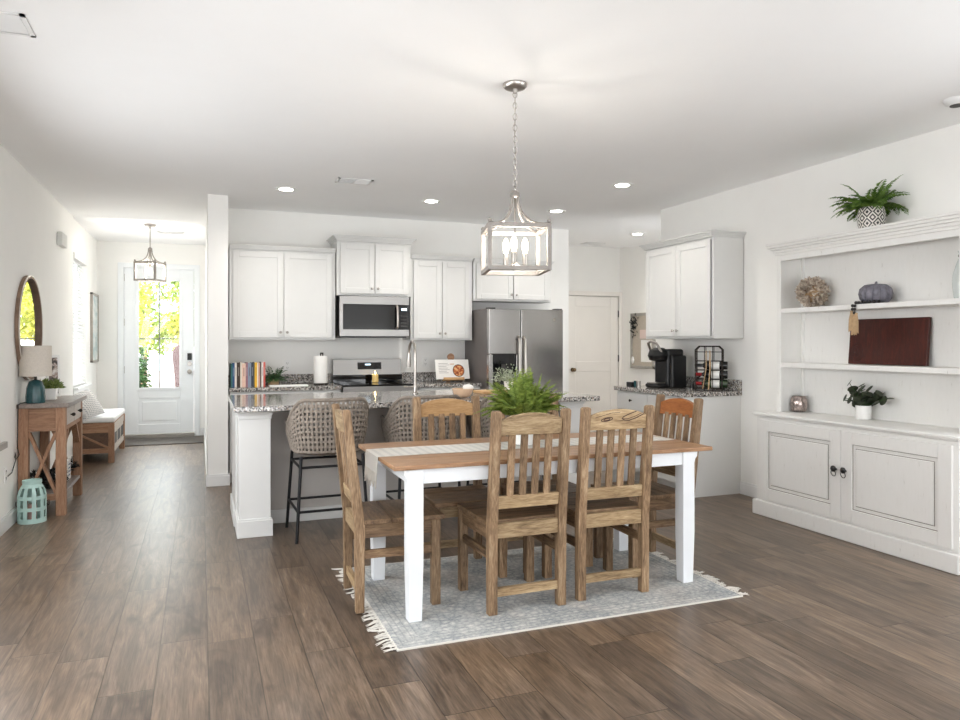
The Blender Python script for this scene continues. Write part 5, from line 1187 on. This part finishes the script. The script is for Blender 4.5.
MB().tube([(0.09*math.cos(t), 0.0, 0.12+0.02*math.sin(t)) for t in (0, 0.01)], 0.004, 6).tube([(0.088, 0.0, 0.105), (0.103, 0, 0.10), (0.108, 0, 0.115), (0.103, 0, 0.13), (0.088, 0, 0.125)], 0.002, 6).tube([(-0.085, 0.0, 0.105), (-0.097, 0, 0.10), (-0.1, 0, 0.115), (-0.097, 0, 0.13), (-0.085, 0, 0.125)], 0.002, 6).build('handle_loop', M['blackmetal'], o, True)
MB().cyl((0, 0, 0.008), (0, 0, 0.11), 0.03).build('candle', paint('candle_rose', srgb(190, 150, 140), 0.6), o, True)
# things on the console's lower shelf
o = thing('wire_basket', 'dark leafy wreath basket on the lower console shelf', 'basket', (-1.155, 6.68, 0.181))
m = MB(); r = random.Random(12)
for i in range(330):
    a = r.uniform(0, 2*PI); b = r.uniform(0, 2*PI); c = Vector((math.cos(a)*0.085, math.sin(a)*0.11, 0.075)); d = Vector((math.cos(a)*math.cos(b), math.sin(a)*math.cos(b), math.sin(b)))
    m.leaf(c+d*0.03, d, (r.gauss(0, 1), r.gauss(0, 1), 1), 0.045, 0.022)
m.v = [(p[0], p[1], max(0.001, p[2])) for p in m.v]
m.build('foliage', M['blackleaf'], o, fix=False)
MB().lathe([(0.07, 0), (0.09, 0.03), (0.085, 0.06), (0.08, 0.06), (0.001, 0.01)], n=24).build('bowl', M['bronze'], o, True)
o = thing('shelf_sign', 'small white block sign on the lower console shelf', 'sign block', (-1.06, 7.0, 0.181))
MB().box(-0.012, 0.012, -0.07, 0.07, 0, 0.17).build('block', M['white'], o, bev=0.003)
m = MB()
for k in range(4): m.box(0.012, 0.0135, -0.045, 0.045-0.012*(k % 2), 0.125-k*0.03, 0.135-k*0.03)
m.build('printed_lines', paint('blue_grey_print', srgb(110, 124, 150), 0.7), o)
o = thing('dark_plant', 'dark leaved plant at the far end of the lower console shelf', 'plant', (-1.1, 7.15, 0.181))
MB().lathe([(0.035, 0), (0.045, 0.06), (0.04, 0.06), (0.001, 0.05)], n=20).build('pot', M['white'], o, True)
m = MB(); fern(m, 16, 0.14, 77, (0, 0, 0.05), 0.05, 0.6, 1.0, (0.4, 1.4), 5, 0.02); m.v = [(p[0], min(p[1], 0.045), p[2]) for p in m.v]; m.build('foliage', M['blackleaf'], o, fix=False)
# grey shelf end at the picture edge
solo(MB().box(XL+0.002, XL+0.03, 5.2, 5.985, 0.60, 0.645), 'wall_ledge', paint('grey_ledge', srgb(168, 166, 162), 0.4, 0.2), 'end of a slim grey ledge on the entry wall at the picture edge', 'ledge', bev=0.004)
# door chime, wall picture
solo(MB().box(XL+0.001, XL+0.05, 8.02, 8.30, 2.30, 2.43), 'door_chime', paint('chime_white', srgb(216, 216, 212), 0.5), 'white door chime box high on the entry wall', 'door chime', bev=0.006)
o = thing('wall_picture', 'tall framed pale picture on the foyer wall beside the window', 'picture', (-1.35, 10.9, 1.09), 0, None, True)
MB().box(-1.349, -1.318, 10.6, 10.63, 1.09, 2.01).box(-1.349, -1.318, 11.17, 11.2, 1.09, 2.01).box(-1.349, -1.318, 10.6, 11.2, 1.09, 1.12).box(-1.349, -1.318, 10.6, 11.2, 1.98, 2.01).build('frame', paint('driftwood_frame', srgb(166, 160, 152), 0.6, 0, 0.1, 20), o, bev=0.003)
def seascape():
    t = NT('pale_seascape'); n = t.noise(t.coord((1, 1, 2)), 4, 4); t.col(t.ramp(n, [(0.35, srgb(170, 192, 194)), (0.55, srgb(220, 226, 224)), (0.7, srgb(236, 236, 232))])); return t.set(0.35)
MB().box(-1.345, -1.33, 10.63, 11.17, 1.12, 1.98).build('print', seascape(), o)
# light switch near the front door
o = thing('light_switch', 'white light switch plate on the hall wall near the front door', 'light switch', (0.06, 9.6, 1.05), -PI/2)
MB().box(-0.036, 0.036, -0.006, 0, 0, 0.116).build('plate', M['white'], o, bev=0.002); MB().box(-0.016, 0.016, -0.011, -0.006, 0.028, 0.088).build('rocker', M['white'], o, bev=0.002)

# storage bench
o = thing('storage_bench', 'wooden storage bench with diagonal braced end and cushion by the window', 'bench', (-1.12, 9.65, 0), 0, None, True)
bx0, bx1, by0, by1 = -1.33, -0.91, 9.03, 10.26; bz = 0.44; g = 0.06
for xa in (bx0, bx1-g):
    for ya in (by0, by1-g): MB().box(xa, xa+g, ya, ya+g, 0, bz).build('leg', M['pine_z'], o, bev=0.003)
for ya in (by0, by1-g):
    for (za, zb) in ((bz-0.10, bz), (0.11, 0.165)): MB().box(bx0+g, bx1-g, ya+0.008, ya+0.045, za, zb).build('end_rail', M['pine_x'], o, bev=0.002)
    MB().box(bx0+g, bx1-g, ya+0.03, ya+0.04, 0.165, bz-0.10).build('end_panel', M['darkpanel'], o)
    MB().beam((bx0+g, ya+0.02, 0.335), (bx1-g, ya+0.02, 0.17), 0.02, 0.045, (0, 1, 0)).build('diagonal_brace', M['pine_x'], o)
MB().box(bx1-0.05, bx1-0.008, by0+g, by1-g, bz-0.085, bz).box(bx1-0.05, bx1-0.008, by0+g, by1-g, 0.11, 0.16).build('front_rail', M['drawerw'], o, bev=0.002)
L3 = (by1-by0-2*g)/3
for k in range(3):
    a = by0+g+k*L3
    dr = MB().box(bx1-0.03, bx1-0.012, a+0.006, a+L3-0.006, 0.165, bz-0.09).build('door', M['drawerw'], o, bev=0.002)
    MB().box(bx1-0.0125, bx1-0.009, a+0.05, a+L3-0.05, 0.195, bz-0.12).build('door_inset', M['darkgrey'], dr)
MB().box(bx0+0.02, bx1-0.05, by0+g, by1-g, 0.12, 0.14).box(bx0+0.005, bx1-0.005, by0+0.005, by1-0.005, bz, bz+0.012).build('seat_board', M['pine_y'], o)
def pillow_mesh(w, h, t_, mtx, n=14):
    m = MB(mtx); top_, bot = [], []
    for j in range(n+1):
        for i in range(n+1):
            u = 2*i/n-1; v = 2*j/n-1; e = (max(0, 1-abs(u)**2.6)*max(0, 1-abs(v)**2.6))**0.5
            k = 1-0.06*(abs(u)**3*(1-abs(v)))-0.0
            x = u*w/2*(1-0.05*(1-v*v)*abs(u)); y = v*h/2*(1-0.05*(1-u*u)*abs(v))
            top_.append((x, y, e*t_/2)); bot.append((x, y, -e*t_/2))
    fs = []; N_ = (n+1)**2
    for j in range(n):
        for i in range(n):
            a = j*(n+1)+i; fs.append((a, a+1, a+n+2, a+n+1)); fs.append((N_+a, N_+a+n+1, N_+a+n+2, N_+a+1))
    for i in range(n):
        fs += [(i, N_+i, N_+i+1, i+1), (n*(n+1)+i, n*(n+1)+i+1, N_+n*(n+1)+i+1, N_+n*(n+1)+i), (i*(n+1), (i+1)*(n+1), N_+(i+1)*(n+1), N_+i*(n+1)), (i*(n+1)+n, N_+i*(n+1)+n, N_+(i+1)*(n+1)+n, (i+1)*(n+1)+n)]
    return m.add(top_+bot, fs)
solo(MB().box(bx0+0.005, bx1+0.005, by0, by1, bz+0.013, bz+0.07), 'bench_cushion', M['cushion'], 'long white seat cushion on the storage bench', 'cushion', bev=0.018)
def stripe_mat():
    t = NT('striped_pillow'); sp = t.n('ShaderNodeSeparateXYZ'); t.l(t.coord(), sp.inputs[0])
    s = t.math('SINE', t.math('MULTIPLY', sp.outputs[1], 2*PI/0.02)); s2 = t.math('SINE', t.math('MULTIPLY', sp.outputs[2], 2*PI/0.02)); f = t.math('GREATER_THAN', t.math('ADD', s, s2), 0.6)
    t.col(t.mix(f, srgb(222, 220, 218), srgb(160, 160, 164))); return t.set(0.95, 0, 0.1)
mt = Matrix.Translation((-1.20, 9.14, bz+0.215)) @ Matrix.Rotation(math.radians(52), 4, 'Z') @ Matrix.Rotation(math.radians(58), 4, 'X') @ Matrix.Rotation(math.radians(12), 4, 'Z')
solo(pillow_mesh(0.33, 0.34, 0.14, mt), 'throw_pillow', stripe_mat(), 'grey and white patterned throw pillow leaning on the bench', 'pillow', smooth=True)
